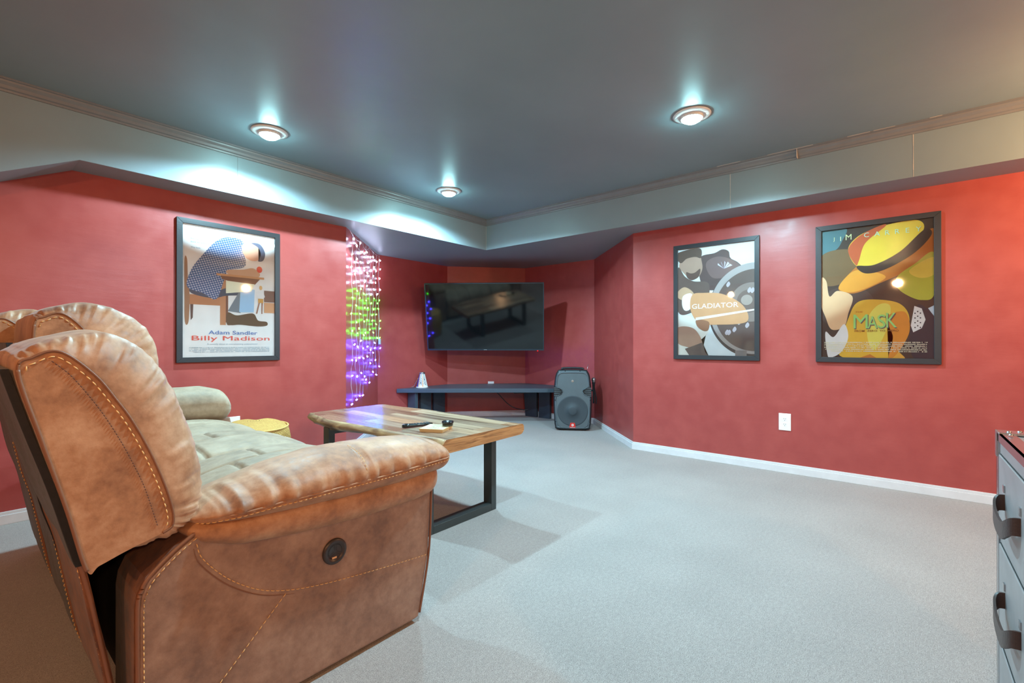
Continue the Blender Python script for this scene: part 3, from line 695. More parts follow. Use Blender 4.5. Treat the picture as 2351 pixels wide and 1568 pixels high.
# megaphone on the bench
mg = thing('mini_megaphone', 'small white and purple megaphone with lettering, standing on the left end of the bench', 'megaphone', (3.582, 4.36, ZB), R(39.75 - 90))
bm = bmesh.new(); lathe(bm, [(0.060, 0.0), (0.072, 0.0), (0.072, 0.006), (0.066, 0.012), (0.030, 0.165), (0.027, 0.165), (0.060, 0.004), (0.060, 0)], 40); finish('cone', bm, [M['white']], mg, smooth=True)
bm = bmesh.new(); lathe(bm, [(0.027, 0.163), (0.034, 0.163), (0.036, 0.170), (0.034, 0.178), (0.022, 0.180), (0.020, 0.170)], 32); finish('mouthpiece', bm, M['silver'], mg, smooth=True)
bm = bmesh.new()
def on_cone(ang, h, e=0.0012): r = 0.066 - (h - 0.012) / 0.153 * 0.036 + e; return Vector((r * math.sin(ang), -r * math.cos(ang), h))
for (a0, a1, mi) in ((-1.7, -0.62, 0), (0.22, 0.40, 1), (-0.55, -0.40, 1)):
    g = [[bm.verts.new(on_cone(a0 + (a1 - a0) * i / 6, 0.014 + 0.146 * j / 6)) for j in range(7)] for i in range(7)]
    for i in range(6):
        for j in range(6):
            f = bm.faces.new((g[i][j], g[i + 1][j], g[i + 1][j + 1], g[i][j + 1])); f.material_index = mi
def cone_text(body, ang, c):
    b2 = bmesh.new(); text_into(b2, body, 0.0, -0.012, 0.128, 0.024, 0, 0, 'LEFT', 0.01)
    for f in b2.faces:
        vs = []
        for v in f.verts:
            h = 0.016 + v.co.x; r = 0.066 - (h - 0.012) / 0.153 * 0.036
            vs.append(bm.verts.new(on_cone(ang + v.co.z / r, 0.175 - h if False else 0.158 - v.co.x, 0.0018)))
        try: q = bm.faces.new(vs); q.material_index = c
        except ValueError: pass
    b2.free()
cone_text('ACADEMY', -0.10, 2); cone_text('HARMONY', 0.75, 2)
finish('lettering', bm, [simple('purple_band', (86, 62, 140), 0.5), simple('orange_stripe', (226, 150, 92), 0.5), simple('grey_lettering', (92, 88, 96), 0.5)], mg, recalc=False)
bm = bmesh.new(); tube(bm, catmull([(-0.026, 0, 0.150), (-0.060, 0.0, 0.08), (-0.095, 0, 0.02), (-0.130, -0.01, 0.004), (-0.10, -0.03, 0.004), (-0.07, -0.02, 0.06), (-0.033, -0.005, 0.13)], 30), 0.0016, 6); finish('cord', bm, M['silver'], mg)

# ------------------------------------------------------------------ loudspeaker
sp = thing('loudspeaker', 'dark upright loudspeaker with red badge on the carpet beside the bench', 'loudspeaker', vp(5.05, 0.652, 0), R(39.75 - 90 - 7))
HS = 0.665
def outl(s=0.0, n=90):
    base_ = [(-0.150, 0.012), (0.150, 0.012), (0.190, 0.05), (0.199, 0.16), (0.205, 0.30), (0.201, 0.44), (0.188, 0.57), (0.165, 0.635), (0.12, HS - 0.008), (-0.12, HS - 0.008), (-0.165, 0.635), (-0.188, 0.57), (-0.201, 0.44), (-0.205, 0.30), (-0.199, 0.16), (-0.190, 0.05)]
    pts = catmull([(x, 0, z) for x, z in base_], n, True)
    c = Vector((0, 0, HS / 2))
    return [Vector((p.x * (1 - s / 0.2), 0, c.z + (p.z - c.z) * (1 - s / 0.33))) for p in pts]
bm = bmesh.new()
loops_ = []
for y, s in ((0.0, 0.014), (0.006, 0.004), (0.02, 0.0), (0.13, 0.004), (0.20, 0.030), (0.235, 0.06), (0.24, 0.075)):
    loops_.append([p + Vector((0, y, 0)) for p in outl(s)])
skin(bm, loops_); finish('cabinet', bm, M['blackpl'], sp)
# rim on the front
bm = bmesh.new()
A = outl(0.014); B = outl(0.018); Cc = outl(0.030); D = outl(0.034)
skin(bm, [[p + Vector((0, 0.0, 0)) for p in A], [p + Vector((0, -0.010, 0)) for p in B], [p + Vector((0, -0.010, 0)) for p in Cc], [p + Vector((0, 0.001, 0)) for p in D]], caps=False)
finish('front_rim', bm, M['greypl'], sp)
# grille: the outline pinched at the waist
half = [(0.0, 0.035), (0.12, 0.037), (0.160, 0.06), (0.176, 0.13), (0.180, 0.30), (0.178, 0.368), (0.120, 0.395), (0.106, 0.420), (0.112, 0.445), (0.172, 0.475), (0.176, 0.50), (0.160, 0.595), (0.120, 0.625), (0.0, 0.628)]
gp = half + [(-x, z) for x, z in half[-2:0:-1]]
bm = bmesh.new(); prism(bm, gp, -0.006, 0.002, 'y'); finish('grille', bm, M['grille'], sp, bevel=0.002)
bm = bmesh.new(); tube(bm, [(x, -0.009, z) for x, z in gp], 0.0048, 6, closed=True); finish('grille_edge', bm, M['greypl'], sp)
mf = Matrix.Rotation(PI / 2, 4, 'X')
def ydisc(bm, prof, cx, cz, y0, seg=40): lathe(bm, prof, seg, mat=Matrix.Translation((cx, y0, cz)) @ mf)
bm = bmesh.new(); ydisc(bm, [(0.165, 0), (0.163, 0.0012), (0.150, 0.0012), (0.146, 0.0004), (0.10, 0.0006), (0.050, 0.0006), (0.048, 0.0030), (0.038, 0.0055), (0.020, 0.0072), (0, 0.0078)], 0, 0.215, -0.0062, 48)
finish('woofer', bm, M['cone'], sp)
bm = bmesh.new(); ydisc(bm, [(0.014, 0), (0.010, 0.002), (0, 0.003)], 0, 0.535, -0.0064, 20); finish('tweeter', bm, simple('warm_driver', (150, 130, 118), 0.5), sp)
for sx in (-1, 1):
    bm = bmesh.new(); prism(bm, [(sx * 0.116, 0.408), (sx * 0.116, 0.434), (sx * 0.178, 0.472), (sx * 0.196, 0.472), (sx * 0.196, 0.368), (sx * 0.178, 0.368)], -0.0105, 0.001, 'y'); vnt = finish('side_port', bm, M['dark'], sp)
    bm = bmesh.new()
    for k in range(5):
        z = 0.378 + k * 0.0205; x0 = 0.126 + abs(k - 2) * 0.010
        prism(bm, [(sx * x0, z - 0.001), (sx * 0.197, z - 0.004), (sx * 0.197, z + 0.004), (sx * x0, z + 0.003)], -0.0125, -0.002, 'y')
    finish('slat', bm, M['greypl'], vnt)
bm = bmesh.new(); prism(bm, [(-0.037, 0.030), (0.037, 0.030), (0.024, 0.088), (-0.024, 0.088)], -0.012, -0.004, 'y'); bd = finish('badge', bm, M['redbadge'], sp, bevel=0.001)
bm = bmesh.new(); y = -0.0125
prism(bm, [(0.0125 * math.cos(a), 0.064 + 0.013 * math.sin(a)) for a in [2 * PI * k / 24 for k in range(24)]], y - 0.0004, y, 'y', 0)
text_into(bm, 'R', 0, 0.056, 0.012, 0.016, 1, y - 0.0009, bold=0.02)
for k in range(9): box(bm, -0.026 + k * 0.006, -0.0222 + k * 0.006, y - 0.0004, y, 0.036, 0.041)
finish('badge_mark', bm, [M['white'], M['redbadge']], bd, recalc=False)
bm = bmesh.new()
for x, z in ((-0.195, 0.10), (-0.200, 0.33), (-0.190, 0.50), (-0.085, 0.645), (0.085, 0.645), (0.190, 0.50), (0.200, 0.33), (0.195, 0.10), (-0.10, 0.022), (0.10, 0.022)):
    ydisc(bm, [(0.0058, 0), (0.0058, 0.002), (0, 0.0022)], x * 0.93, z, -0.0095, 12)
finish('screw', bm, M['dark'], sp)
bm = bmesh.new(); tube(bm, catmull([(-0.12, 0.15, HS - 0.012), (-0.105, 0.15, HS + 0.000), (0, 0.15, HS + 0.004), (0.105, 0.15, HS + 0.000), (0.12, 0.15, HS - 0.012)], 24), 0.012, 10); finish('handle', bm, M['blackpl'], sp)
bm = bmesh.new(); box(bm, -0.15, -0.10, 0.03, 0.20, 0, 0.03); box(bm, 0.10, 0.15, 0.03, 0.20, 0, 0.03); finish('foot', bm, M['blackpl'], sp, bevel=0.004)
bm = bmesh.new(); tube(bm, [(0.150, 0.19, 0.60), (0.175, 0.19, 0.71)], 0.0025, 6); finish('antenna', bm, M['silver'], sp)
# microphone held in a clip on the side
mc = thing('microphone', 'microphone with silver head clipped to the right side of the loudspeaker', 'microphone', vp(5.20, 0.905, 0), R(39.75 - 90))
bm = bmesh.new(); lathe(bm, [(0, 0.565), (0.016, 0.560), (0.024, 0.545), (0.024, 0.528), (0.018, 0.512)], 24); finish('head', bm, M['silver'], mc, smooth=True)
bm = bmesh.new(); lathe(bm, [(0.018, 0.512), (0.019, 0.500), (0.015, 0.49), (0.0105, 0.30), (0.0095, 0.278), (0, 0.276)], 24); finish('body', bm, M['blackpl'], mc, smooth=True)
bm = bmesh.new(); tube(bm, catmull([(0.006, 0.01, 0.47), (0.018, 0.012, 0.40), (0.030, 0.012, 0.33), (0.028, 0.012, 0.27)], 14), 0.007, 8); tube(bm, [(-0.040, 0.0, 0.42), (0, 0.0, 0.42)], 0.010, 8); finish('clip', bm, M['blackpl'], mc)

# ------------------------------------------------------------------ live-edge table
tb = thing('coffee_table', 'live-edge wooden plank table with black steel legs in front of the sofa', 'table')
X0, X1, Y0, Y1, Z0, Z1 = 1.47, 2.10, 1.655, 2.985, 0.432, 0.490
random.seed(3)
def edge_l(y): return X0 + 0.020 * math.sin(y * 4.3 + 0.4) + 0.010 * math.sin(y * 11 + 1) + 0.03 * math.exp(-((y - 1.66) / 0.10) ** 2) * 0 + (0.02 if y > 2.9 else 0)
def edge_r(y): return X1 + 0.012 * math.sin(y * 5.1 + 2) + 0.005 * math.sin(y * 13)
bm = bmesh.new(); NY = 60; rows = []
for i in range(NY + 1):
    y = Y0 + (Y1 - Y0) * i / NY; xl, xr = edge_l(y), edge_r(y)
    lo = Z0 + 0.014 * math.sin(y * 6 + 1) * 0.6
    bul = 0.012 + 0.008 * math.sin(y * 17)
    e = 0.006 * math.sin(y * 23)
    sec = [(xl + 0.012, Z1), (xl + 0.002 + e * 0.5, Z1 - 0.008), (xl - bul * 0.6, Z1 - 0.022), (xl - bul * 0.2, Z1 - 0.036), (xl + 0.020 + e, lo + 0.004), (xl + 0.038, lo)]
    rgt = [(xr - 0.03, Z0), (xr - 0.012, Z0 + 0.004), (xr + 0.004, Z0 + 0.02), (xr + 0.004, Z1 - 0.012), (xr - 0.004, Z1 - 0.003), (xr - 0.010, Z1)]
    rows.append([Vector((x, y, z)) for x, z in sec + rgt])
V = [[bm.verts.new(p) for p in r_] for r_ in rows]; n = 12
for A, B in zip(V, V[1:]):
    for k in range(n):
        f = bm.faces.new((A[k], A[(k + 1) % n], B[(k + 1) % n], B[k])); f.material_index = 0 if k in (11, 5) else 1
        f.smooth = k not in (11, 5)
for r_ in (V[0][::-1], V[-1]):
    f = bm.faces.new(r_); f.material_index = 2
finish('tabletop', bm, [M['plank'], M['live'], M['endw']], tb)
def uframe(yc, x0, x1):
    bm = bmesh.new(); h = 0.0375 / 2 + 0.012; d = 0.02
    for (a, b, z0, z1) in ((x0, x0 + 0.04, 0.0, Z0 + 0.008), (x1 - 0.04, x1, 0.0, Z0 + 0.008)):
        box(bm, a, b, yc - h, yc + h, z0, z1)
    box(bm, x0 + 0.04, x1 - 0.04, yc - h, yc + h, 0, 0.04); box(bm, x0 + 0.04, x1 - 0.04, yc - h, yc + h, Z0 - 0.03, Z0 - 0.002)
    finish('leg', bm, M['steel'], tb, bevel=0.002)
uframe(1.815, 1.500, 2.005); uframe(2.655, 1.450, 2.005)

rm = thing('remote_control', 'slim black remote control lying on the wooden table', 'remote', (1.645, 2.040, 0.4905), R(-12))
bm = bmesh.new(); b_ = [(-0.088, 0), (-0.080, -0.002), (0.085, -0.002), (0.09, 0)]
secs = []
for i in range(17):
    u = i / 16; x = -0.09 + 0.18 * u; wd = 0.020 + 0.005 * math.cos(u * 5); e = min(1, 6 * min(u + 0.04, 1.04 - u)); zt = 0.014 + 0.010 * (1 - u) ** 2
    secs.append([Vector((x, wd * e * math.cos(a), 0.002 + zt * 0.5 * (1 + math.sin(a)) * (0.6 + 0.4 * e))) for a in [2 * PI * k / 16 for k in range(16)]])
skin(bm, secs); finish('body', bm, M['blackgloss'], rm)
bm = bmesh.new()
for i in range(6):
    for j in (-1, 0, 1): lathe(bm, [(0.0032, 0), (0.0028, 0.002), (0, 0.0022)], 8, (-0.03 + i * 0.018, j * 0.010, 0.0172))
finish('button', bm, M['greypl'], rm)
cs = thing('wooden_coaster', 'square pale wooden block with printed top, on the table beside the remote', 'coaster', (1.638, 1.878, 0.4905), R(26))
bm = bmesh.new(); mm_ = Matrix.Identity(4)
A = [(-0.072, -0.066), (0.072, -0.066), (0.072, 0.066), (-0.072, 0.066)]
lo = [bm.verts.new((x * 0.93, y * 0.93, 0)) for x, y in A]; hi = [bm.verts.new((x, y, 0.018)) for x, y in A]
bm.faces.new(lo[::-1]); bm.faces.new(hi)
for i in range(4): bm.faces.new((lo[i], lo[(i + 1) % 4], hi[(i + 1) % 4], hi[i]))
finish('block', bm, M['coaster'], cs, bevel=0.001)
bm = bmesh.new(); random.seed(8)
box(bm, -0.070, 0.070, -0.064, 0.064, 0.0180, 0.0186)
for k in range(60):
    x, y = random.uniform(-0.054, 0.05), random.uniform(-0.054, 0.054); box(bm, x, x + random.uniform(0.003, 0.009), y, y + 0.0016, 0.0186, 0.0189, 1)
finish('printed_top', bm, [M['coastert'], simple('blue_print_marks', (104, 112, 128), 0.5)], cs)
tn = thing('round_tin', 'small round dark tin standing on the edge of the wooden block', 'tin', (1.692, 1.850, 0.5098))
bm = bmesh.new(); lathe(bm, [(0, 0), (0.026, 0), (0.028, 0.002), (0.028, 0.014), (0.025, 0.015)], 36); finish('base', bm, simple('smoky_green_glass', (52, 60, 50), 0.15), tn, smooth=True)
bm = bmesh.new(); lathe(bm, [(0.028, 0.014), (0.0315, 0.015), (0.0320, 0.022), (0.030, 0.0245), (0.027, 0.0235), (0.024, 0.021), (0, 0.021)], 36); finish('lid', bm, M['blackgloss'], tn, smooth=True)

# ------------------------------------------------------------------ yellow pouf
pf = thing('pouf', 'round yellow woven pouf between the sofa and the left wall', 'pouf', (1.31, 3.345, 0))
bm = bmesh.new(); NS, NP = 72, 30; uvl = bm.loops.layers.uv.new('uv'); rings = []
for j in range(NP + 1):
    u = j / NP
    if u < 0.55: z = 0.01 + 0.375 * (u / 0.55); r = 0.215 + 0.018 * math.sin(PI * u / 0.55)
    else:
        w_ = (u - 0.55) / 0.45; r = 0.218 * (1 - w_) ** 0.62 if w_ < 1 else 0; z = 0.385 + 0.040 * math.sin(w_ * PI / 2)
    ring = []
    for i in range(NS):
        a = 2 * PI * i / NS
        nz = noise.noise(Vector((math.cos(a) * 1.3, math.sin(a) * 1.3, z * 5))) * 0.014 * min(1, r * 8)
        dent = -0.008 * math.exp(-((u - 0.57) / 0.02) ** 2)
        ring.append(bm.verts.new(((r + nz * 0.5 + dent) * math.cos(a), (r + nz * 0.5 + dent) * math.sin(a), z + nz * (1 if u > 0.5 else 0.3))))
    rings.append(ring)
for j in range(NP):
    for i in range(NS):
        i2 = (i + 1) % NS; f = bm.faces.new((rings[j][i], rings[j][i2], rings[j + 1][i2], rings[j + 1][i])); f.smooth = True
        for lp, (ii, jj) in zip(f.loops, ((i, j), (i + 1, j), (i + 1, j + 1), (i, j + 1))): lp[uvl].uv = (ii / NS * 2.4, jj / NP * 1.1)
bmesh.ops.remove_doubles(bm, verts=rings[-1], dist=0.0005)
finish('cushion', bm, M['weave'], pf)
bm = bmesh.new()
tube(bm, [((0.213 + 0.003 * math.sin(3 * a)) * math.cos(a), (0.213 + 0.003 * math.sin(3 * a)) * math.sin(a), 0.384 + 0.003 * math.sin(2 * a + 1)) for a in [2 * PI * k / 60 for k in range(60)]], 0.006, 8, closed=True)
finish('piping', bm, simple('yellow_piping', (226, 178, 104), 0.8), pf)

# ------------------------------------------------------------------ recliner sofa
sofa = thing('recliner_sofa', 'three-seat tan and brown leather recliner sofa facing the television', 'sofa')
Sl = [(.18, .49), (.15, .62), (.115, .76), (.083, .895), (.102, .922), (.14, .932), (.19, .885), (.225, .830), (.255, .775), (.29, .69), (.318, .60), (.325, .548), (.31, .530), (.25, .512), (.200, .494)]
Ol = [(.18, .485), (.147, .62), (.110, .76), (.076, .900), (.096, .938), (.145, .962), (.222, .972), (.293, .925), (.343, .845), (.383, .725), (.402, .61), (.390, .535), (.345, .500), (.25, .500), (.200, .489)]
def warp(x, z, k):
    f = max(0.0, min(1.0, (z - 0.49) / 0.42)); f = f * f * (3 - 2 * f)
    g = max(0.0, min(1.0, (z - 0.60) / 0.3)); g2 = g
    h = max(0.0, min(1.0, (x - 0.22) / 0.12))
    return x + k[0] * (0.07 * g2 + 0.045 * h * max(0, min(1, (z - 0.55) / 0.2))), z + k[1] * 0.100 * f
NL = 260
def backrest(y0, y1, k, seed):
    S3 = catmull([(*warp(x, z, k), 0) for x, z in Sl], NL, True); O3 = catmull([(*warp(x, z, k), 0) for x, z in Ol], NL, True)
    bm = bmesh.new(); loops = []
    mid = (y0 + y1) / 2; hw = (y1 - y0) / 2; roll = 0.085
    offs = [0.0] + [roll * (1 - math.cos(PI / 2 * i / 12)) * 1.0 + 0.002 for i in range(1, 13)] + [roll + (hw - roll) * i / 12 for i in range(1, 13)]
    blends = [0.0] + [math.sin(PI / 2 * i / 12) for i in range(1, 13)] + [1 + 0.10 * math.sin(PI / 2 * i / 12) for i in range(1, 13)]
    def lp(off, b, side):
        y = y0 + off if side < 0 else y1 - off; L = []
        for i in range(NL):
            s, o = S3[i], O3[i]; d = o - s; dl = d.length
            fold = 0
            if dl > 0.012:
                nn = d / dl; ph = i / NL * 60 + seed * 3
                r1 = noise.noise(Vector((ph, seed, off * 14))) ; r2 = noise.noise(Vector((ph * 2.3, seed + 5, off * 20)))
                env = math.exp(-((off - 0.022) / 0.045) ** 2) * min(1, dl / 0.05)
                fold = (0.013 * r1 + 0.006 * r2) * env * min(1, off / 0.004)
                fold += 0.004 * noise.noise(Vector((i / NL * 9, seed, y * 5))) * (b > 0.9)
                p = s + d * b + nn * fold
            else: p = s + d * b
            L.append(Vector((p.x, y, p.y)))
        return L
    for off, b in zip(offs, blends): loops.append(lp(off, b, -1))
    for off, b in list(zip(offs, blends))[-2::-1]: loops.append(lp(off, b, 1))
    skin(bm, loops); nm = finish('backrest', bm, M['suede'], sofa)
    # flat side panel slightly proud, and its seams
    bm = bmesh.new()
    seam = [Vector((p.x, y0 - 0.001, p.y)) for p in S3]
    i0 = int(NL * 3.0 / 15); i1 = int(NL * 12.2 / 15)
    inn = []
    cen = Vector((0.2, y0, 0.7))
    for i in range(i0, i1):
        p = seam[i]; tg = (seam[(i + 2) % NL] - seam[i - 2]).normalized(); q = p + Vector((tg.z, 0, -tg.x)) * 0.011 + Vector((0, -0.0008, 0)); inn.append(q)
    stitches(bm, inn, (0, -1, 0), 0.010, 0.0045, 0.0013)
    finish('stitching', bm, M['thread'], nm)
    bm = bmesh.new(); tube(bm, seam[i0:i1], 0.0028, 6); tube(bm, [Vector((p.x, y0 - 0.0005, p.y)) for p in (S3[i % NL] for i in range(0, i0 + 2))], 0.004, 6)
    finish('piping', bm, M['piping'], nm)
    return nm
BY = [(1.262, 1.828), (1.842, 2.40), (2.415, 2.99)]
b1 = backrest(*BY[0], (0, 0), 1); b2 = backrest(*BY[1], (1, 1), 2); b3 = backrest(*BY[2], (-0.15, 1), 3)
bm = bmesh.new()
inn = catmull([(.128, 1.2605, .914), (.157, 1.2605, .882), (.197, 1.2605, .816), (.229, 1.2605, .75), (.255, 1.2605, .686), (.274, 1.2605, .631), (.296, 1.2605, .545)], 60)
stitches(bm, inn, (0, -1, 0), 0.004, 0.0025, 0.0009); finish('seam', bm, M['thread_dark'], b1)

# rear covers of the three backs
def rear_panel(y0, y1, k, mat, zb, nm='rear_cover', trim=True):
    bm = bmesh.new(); rows = []
    prof_ = catmull(([(0.060 + 0.04 * k, 0.90 + 0.05 * k, 0), (0.098 + 0.02 * k, .76, 0), (0.135 + 0.01 * k, .62, 0)] if k else []) + [(0.168 if k else 0.172, .495, 0)] + ([(0.192, .40, 0), (0.212, .28, 0), (0.240, .12, 0), (0.262, zb, 0)] if trim else []), 30)
    for side in (0, 1):
        for j in range(13):
            pass
    NYp = 16; F, Bk = [], []
    for j in range(NYp + 1):
        y = y0 + (y1 - y0) * j / NYp; fr, bk = [], []
        for i, p in enumerate(prof_):
            w_ = 0.010 * noise.noise(Vector((y * 7, p.y * 3, k * 3 + 1))) * min(1, i / 10)
            fr.append(bm.verts.new((p.x + w_, y, p.y))); bk.append(bm.verts.new((p.x + w_ + 0.012, y, p.y)))
        F.append(fr); Bk.append(bk)
    n = len(prof_)
    for j in range(NYp):
        for i in range(n - 1):
            for G, fl in ((F, 0), (Bk, 1)):
                q = (G[j][i], G[j + 1][i], G[j + 1][i + 1], G[j][i + 1]); f = bm.faces.new(q if not fl else q[::-1]); f.smooth = True
        bm.faces.new((F[j][0], Bk[j][0], Bk[j + 1][0], F[j + 1][0])); bm.faces.new((F[j][-1], F[j + 1][-1], Bk[j + 1][-1], Bk[j][-1]))
    for j in (0, NYp):
        for i in range(n - 1): bm.faces.new((F[j][i], F[j][i + 1], Bk[j][i + 1], Bk[j][i]))
    o = finish(nm, bm, mat, sofa)
    if not trim: return
    bm = bmesh.new(); tube(bm, [(p.x + 0.004, y0, p.y) for p in prof_[(9 if k else 0):]], 0.005, 6); finish('piping', bm, M['piping'], o)
    bm = bmesh.new(); stitches(bm, [(p.x - 0.001, y0 + 0.014, p.y) for p in prof_[(9 if k else 0):]], (-1, 0, 0), 0.009, 0.005); finish('stitching', bm, M['thread'], o)
rear_panel(1.335, 1.83, 0, M['suede_dark'], 0.06, 'rear_flap'); rear_panel(1.285, 1.83, 0.01, M['blackleather'], 0.05, 'rear_cover', False); rear_panel(1.845, 2.40, 1, M['blackleather'], 0.05); rear_panel(2.415, 2.985, 1, M['blackleather'], 0.05)
bm = bmesh.new(); box(bm, 0.30, 0.98, 1.475, 2.80, 0.05, 0.40); box(bm, 0.28, 0.36, 1.48, 2.80, 0.38, 0.50); finish('frame', bm, M['blackfab'], sofa)
for yy in (1.55, 2.10, 2.60):
    bm = bmesh.new(); lathe(bm, [(0, 0), (0.022, 0), (0.022, 0.05), (0, 0.05)], 16, (0.345, yy, 0)); finish('foot', bm, M['blackpl'], sofa)

# near arm: outer panel, band, pad
bm = bmesh.new()
ap = [(.262, .018), (.262, .37), (.266, .40), (.280, .432), (.33, .475), (.40, .520), (.60, .515), (1.070, .50), (1.084, .42), (1.072, .22), (1.030, .014), (1.0, .012)]
prism(bm, ap, 1.268, 1.460, 'y'); arm = finish('arm_panel', bm, M['suede_side'], sofa, bevel=0.010)
bm = bmesh.new(); prism(bm, [(p[0] - 0.0025, p[1]) for p in ap[:6]] + [(p[0] + 0.001, p[1]) for p in ap[:6]][::-1], 1.285, 1.458, 'y'); finish('rear_facing', bm, M['suede_dark'], arm)
bm = bmesh.new()
cs_ = catmull([(.264, 1.274, .04), (.264, 1.272, .20), (.263, 1.271, .37), (.268, 1.271, .405), (.282, 1.271, .434), (.33, 1.271, .478), (.385, 1.271, .514), (.41, 1.275, .530)], 80)
tube(bm, cs_, 0.0045, 8); finish('piping', bm, M['piping'], arm)
bm = bmesh.new(); stitches(bm, [p + Vector((0.010, -0.0045, -0.006)) for p in cs_], (0, -1, 0), 0.009, 0.004)
arc = catmull([(.372, 1.266, .480), (.385, 1.266, .44), (.44, 1.266, .372), (.51, 1.266, .318), (.58, 1.266, .288), (.66, 1.266, .268), (.76, 1.266, .252), (.92, 1.266, .232), (1.068, 1.266, .216)], 120)
stitches(bm, arc, (0, -1, 0), 0.010, 0.004, 0.0011)
stitches(bm, [(.578, 1.266, .280), (.42, 1.266, .128), (.33, 1.266, .042)], (0, -1, 0), 0.010, 0.004, 0.0011)
finish('stitching', bm, M['thread'], arm)
bm = bmesh.new(); tube(bm, [p + Vector((-.006, 0.001, -.010)) for p in arc[:66]], lambda t: 0.0013 * math.sin(PI * min(1, max(0.04, t * 0.96 + 0.02))) + 0.0002, 6); finish('seam', bm, M['piping'], arm); bm = bmesh.new(); tube(bm, catmull([(1.080, 1.268, .49), (1.083, 1.268, .42), (1.071, 1.268, .22), (1.031, 1.268, .03)], 30), 0.004, 6); finish('piping', bm, M['piping'], arm)

def lerp_tab(tab, x):
    for (a, b), (c, d) in zip(tab, tab[1:]):
        if x <= c:
            t = (x - a) / (c - a); t = max(0, min(1, t)); return b + (d - b) * t
    return tab[-1][1]
def roll_part(name, xs0, xs1, lo, hi, yo, yi, mat, n_exp=2.6, seed=0, fold=0.0, groove=None, NX=90, NA=72, parent=sofa, seam_z=None, lump=0.0):
    bm = bmesh.new(); loops = []
    for i in range(NX + 1):
        u = i / NX; uu = 0.5 - 0.5 * math.cos(PI * u); x = xs0 + (xs1 - xs0) * uu
        zl, zh = lerp_tab(lo, x), lerp_tab(hi, x); yl, yh = lerp_tab(yo, x), lerp_tab(yi, x)
        e0 = min(1, (x - xs0) / 0.05); e1 = min(1, (xs1 - x) / 0.06)
        e = math.sqrt(max(0.0, 1 - (1 - e0) ** 2)) * math.sqrt(max(0.0, 1 - (1 - e1) ** 2)); e = max(e, 0.02)
        cz, cy = (zl + zh) / 2, (yl + yh) / 2; hz, hy = (zh - zl) / 2, (yh - yl) / 2
        L = []
        for k in range(NA):
            a = 2 * PI * k / NA; c, s = math.cos(a), math.sin(a)
            px = abs(c) ** (2 / n_exp) * (1 if c > 0 else -1); pz = abs(s) ** (2 / n_exp) * (1 if s > 0 else -1)
            y = cy - px * hy * (0.35 + 0.65 * e); z = cz + pz * hz * e
            d = 0
            if fold and px > -0.2:
                sz = lerp_tab(seam_z, x) if seam_z else cz
                env = math.exp(-((z - sz - 0.02) / 0.035) ** 2) * (1 if z > sz else 0.4)
                d += fold * env * (noise.noise(Vector((x * 34, seed, z * 6))) + 0.5 * noise.noise(Vector((x * 80, seed + 3, z * 8))))
                d -= 0.004 * math.exp(-((z - sz) / 0.004) ** 2)
            if groove: d -= 0.009 * math.exp(-((x - groove) / 0.007) ** 2) * (1 if s > -0.1 else 0)
            if lump: d += lump * noise.noise(Vector((x * 9, y * 9, z * 9 + seed)))
            L.append(Vector((x, y - d * px, z + d * max(0, pz))))
        loops.append(L)
    skin(bm, loops); return finish(name, bm, mat, parent)
band = roll_part('arm_band', .345, 1.125, [(.345, .492), (.39, .462), (.47, .435), (.62, .413), (.82, .398), (1.0, .398), (1.09, .41), (1.125, .43)],
          [(.345, .530), (.40, .535), (1.12, .545)], [(.345, 1.262), (.45, 1.240), (1.125, 1.240)], [(.345, 1.46), (1.125, 1.50)], M['suede'], 2.4, 2)
pad = roll_part('arm_pad', .355, 1.150, [(.355, .515), (.42, .508), (.50, .498), (.73, .480), (.95, .480), (1.16, .498)],
          [(.355, .548), (.45, .580), (.55, .604), (.70, .632), (.81, .634), (.94, .630), (1.06, .616), (1.16, .590)],
          [(.355, 1.262), (.45, 1.225), (.60, 1.210), (1.16, 1.205)], [(.355, 1.46), (.6, 1.50), (1.16, 1.50)], M['suede'], 2.25, 5, 0.010, 0.80,
          seam_z=[(.355, .528), (.55, .540), (.88, .543), (1.16, .553)], NX=150, NA=96, lump=0.003)
# seam stitching found on the pad surface
def pad_y(x, z, extra=0.0):
    zl = lerp_tab([(.355, .515), (.42, .508), (.50, .498), (.73, .480), (.95, .480), (1.16, .498)], x); zh = lerp_tab([(.355, .548), (.45, .580), (.55, .604), (.70, .632), (.81, .634), (.94, .630), (1.06, .616), (1.16, .590)], x)
    yl = lerp_tab([(.355, 1.262), (.45, 1.225), (.60, 1.210), (1.16, 1.205)], x); yh = lerp_tab([(.355, 1.46), (.6, 1.50), (1.16, 1.50)], x)
    cz, hz, cy, hy = (zl + zh) / 2, (zh - zl) / 2, (yl + yh) / 2, (yh - yl) / 2
    e1 = min(1, (1.15 - x) / 0.06); e0 = min(1, (x - .355) / 0.05); e = max(0.02, math.sqrt(max(0, 1 - (1 - e1) ** 2)) * math.sqrt(max(0, 1 - (1 - e0) ** 2)))
    s = max(-0.98, min(0.98, (z - cz) / (hz * e)))
    px = (1 - abs(s) ** 2.25) ** (1 / 2.25)
    return cy - px * hy * (0.35 + 0.65 * e) - extra
sz = [(.355, .528), (.55, .540), (.88, .543), (1.16, .553)]
bm = bmesh.new()
path = []
for i in range(90):
    x = 0.375 + (1.132 - 0.375) * i / 89; z = lerp_tab(sz, x) - 0.006; path.append(Vector((x, pad_y(x, z, 0.0018), z)))
stitches(bm, path, (0, -1, 0), 0.009, 0.004, 0.0012)
p2 = []
for i in range(30):
    u = i / 29; z = 0.55 + (0.640 - 0.55) * math.sin(u * PI / 2); x = 0.788
    p2.append(Vector((x, pad_y(x, min(z, 0.636), 0.001), z + 0.001)))
stitches(bm, p2, (0, -0.6, 0.8), 0.008, 0.004, 0.0010)
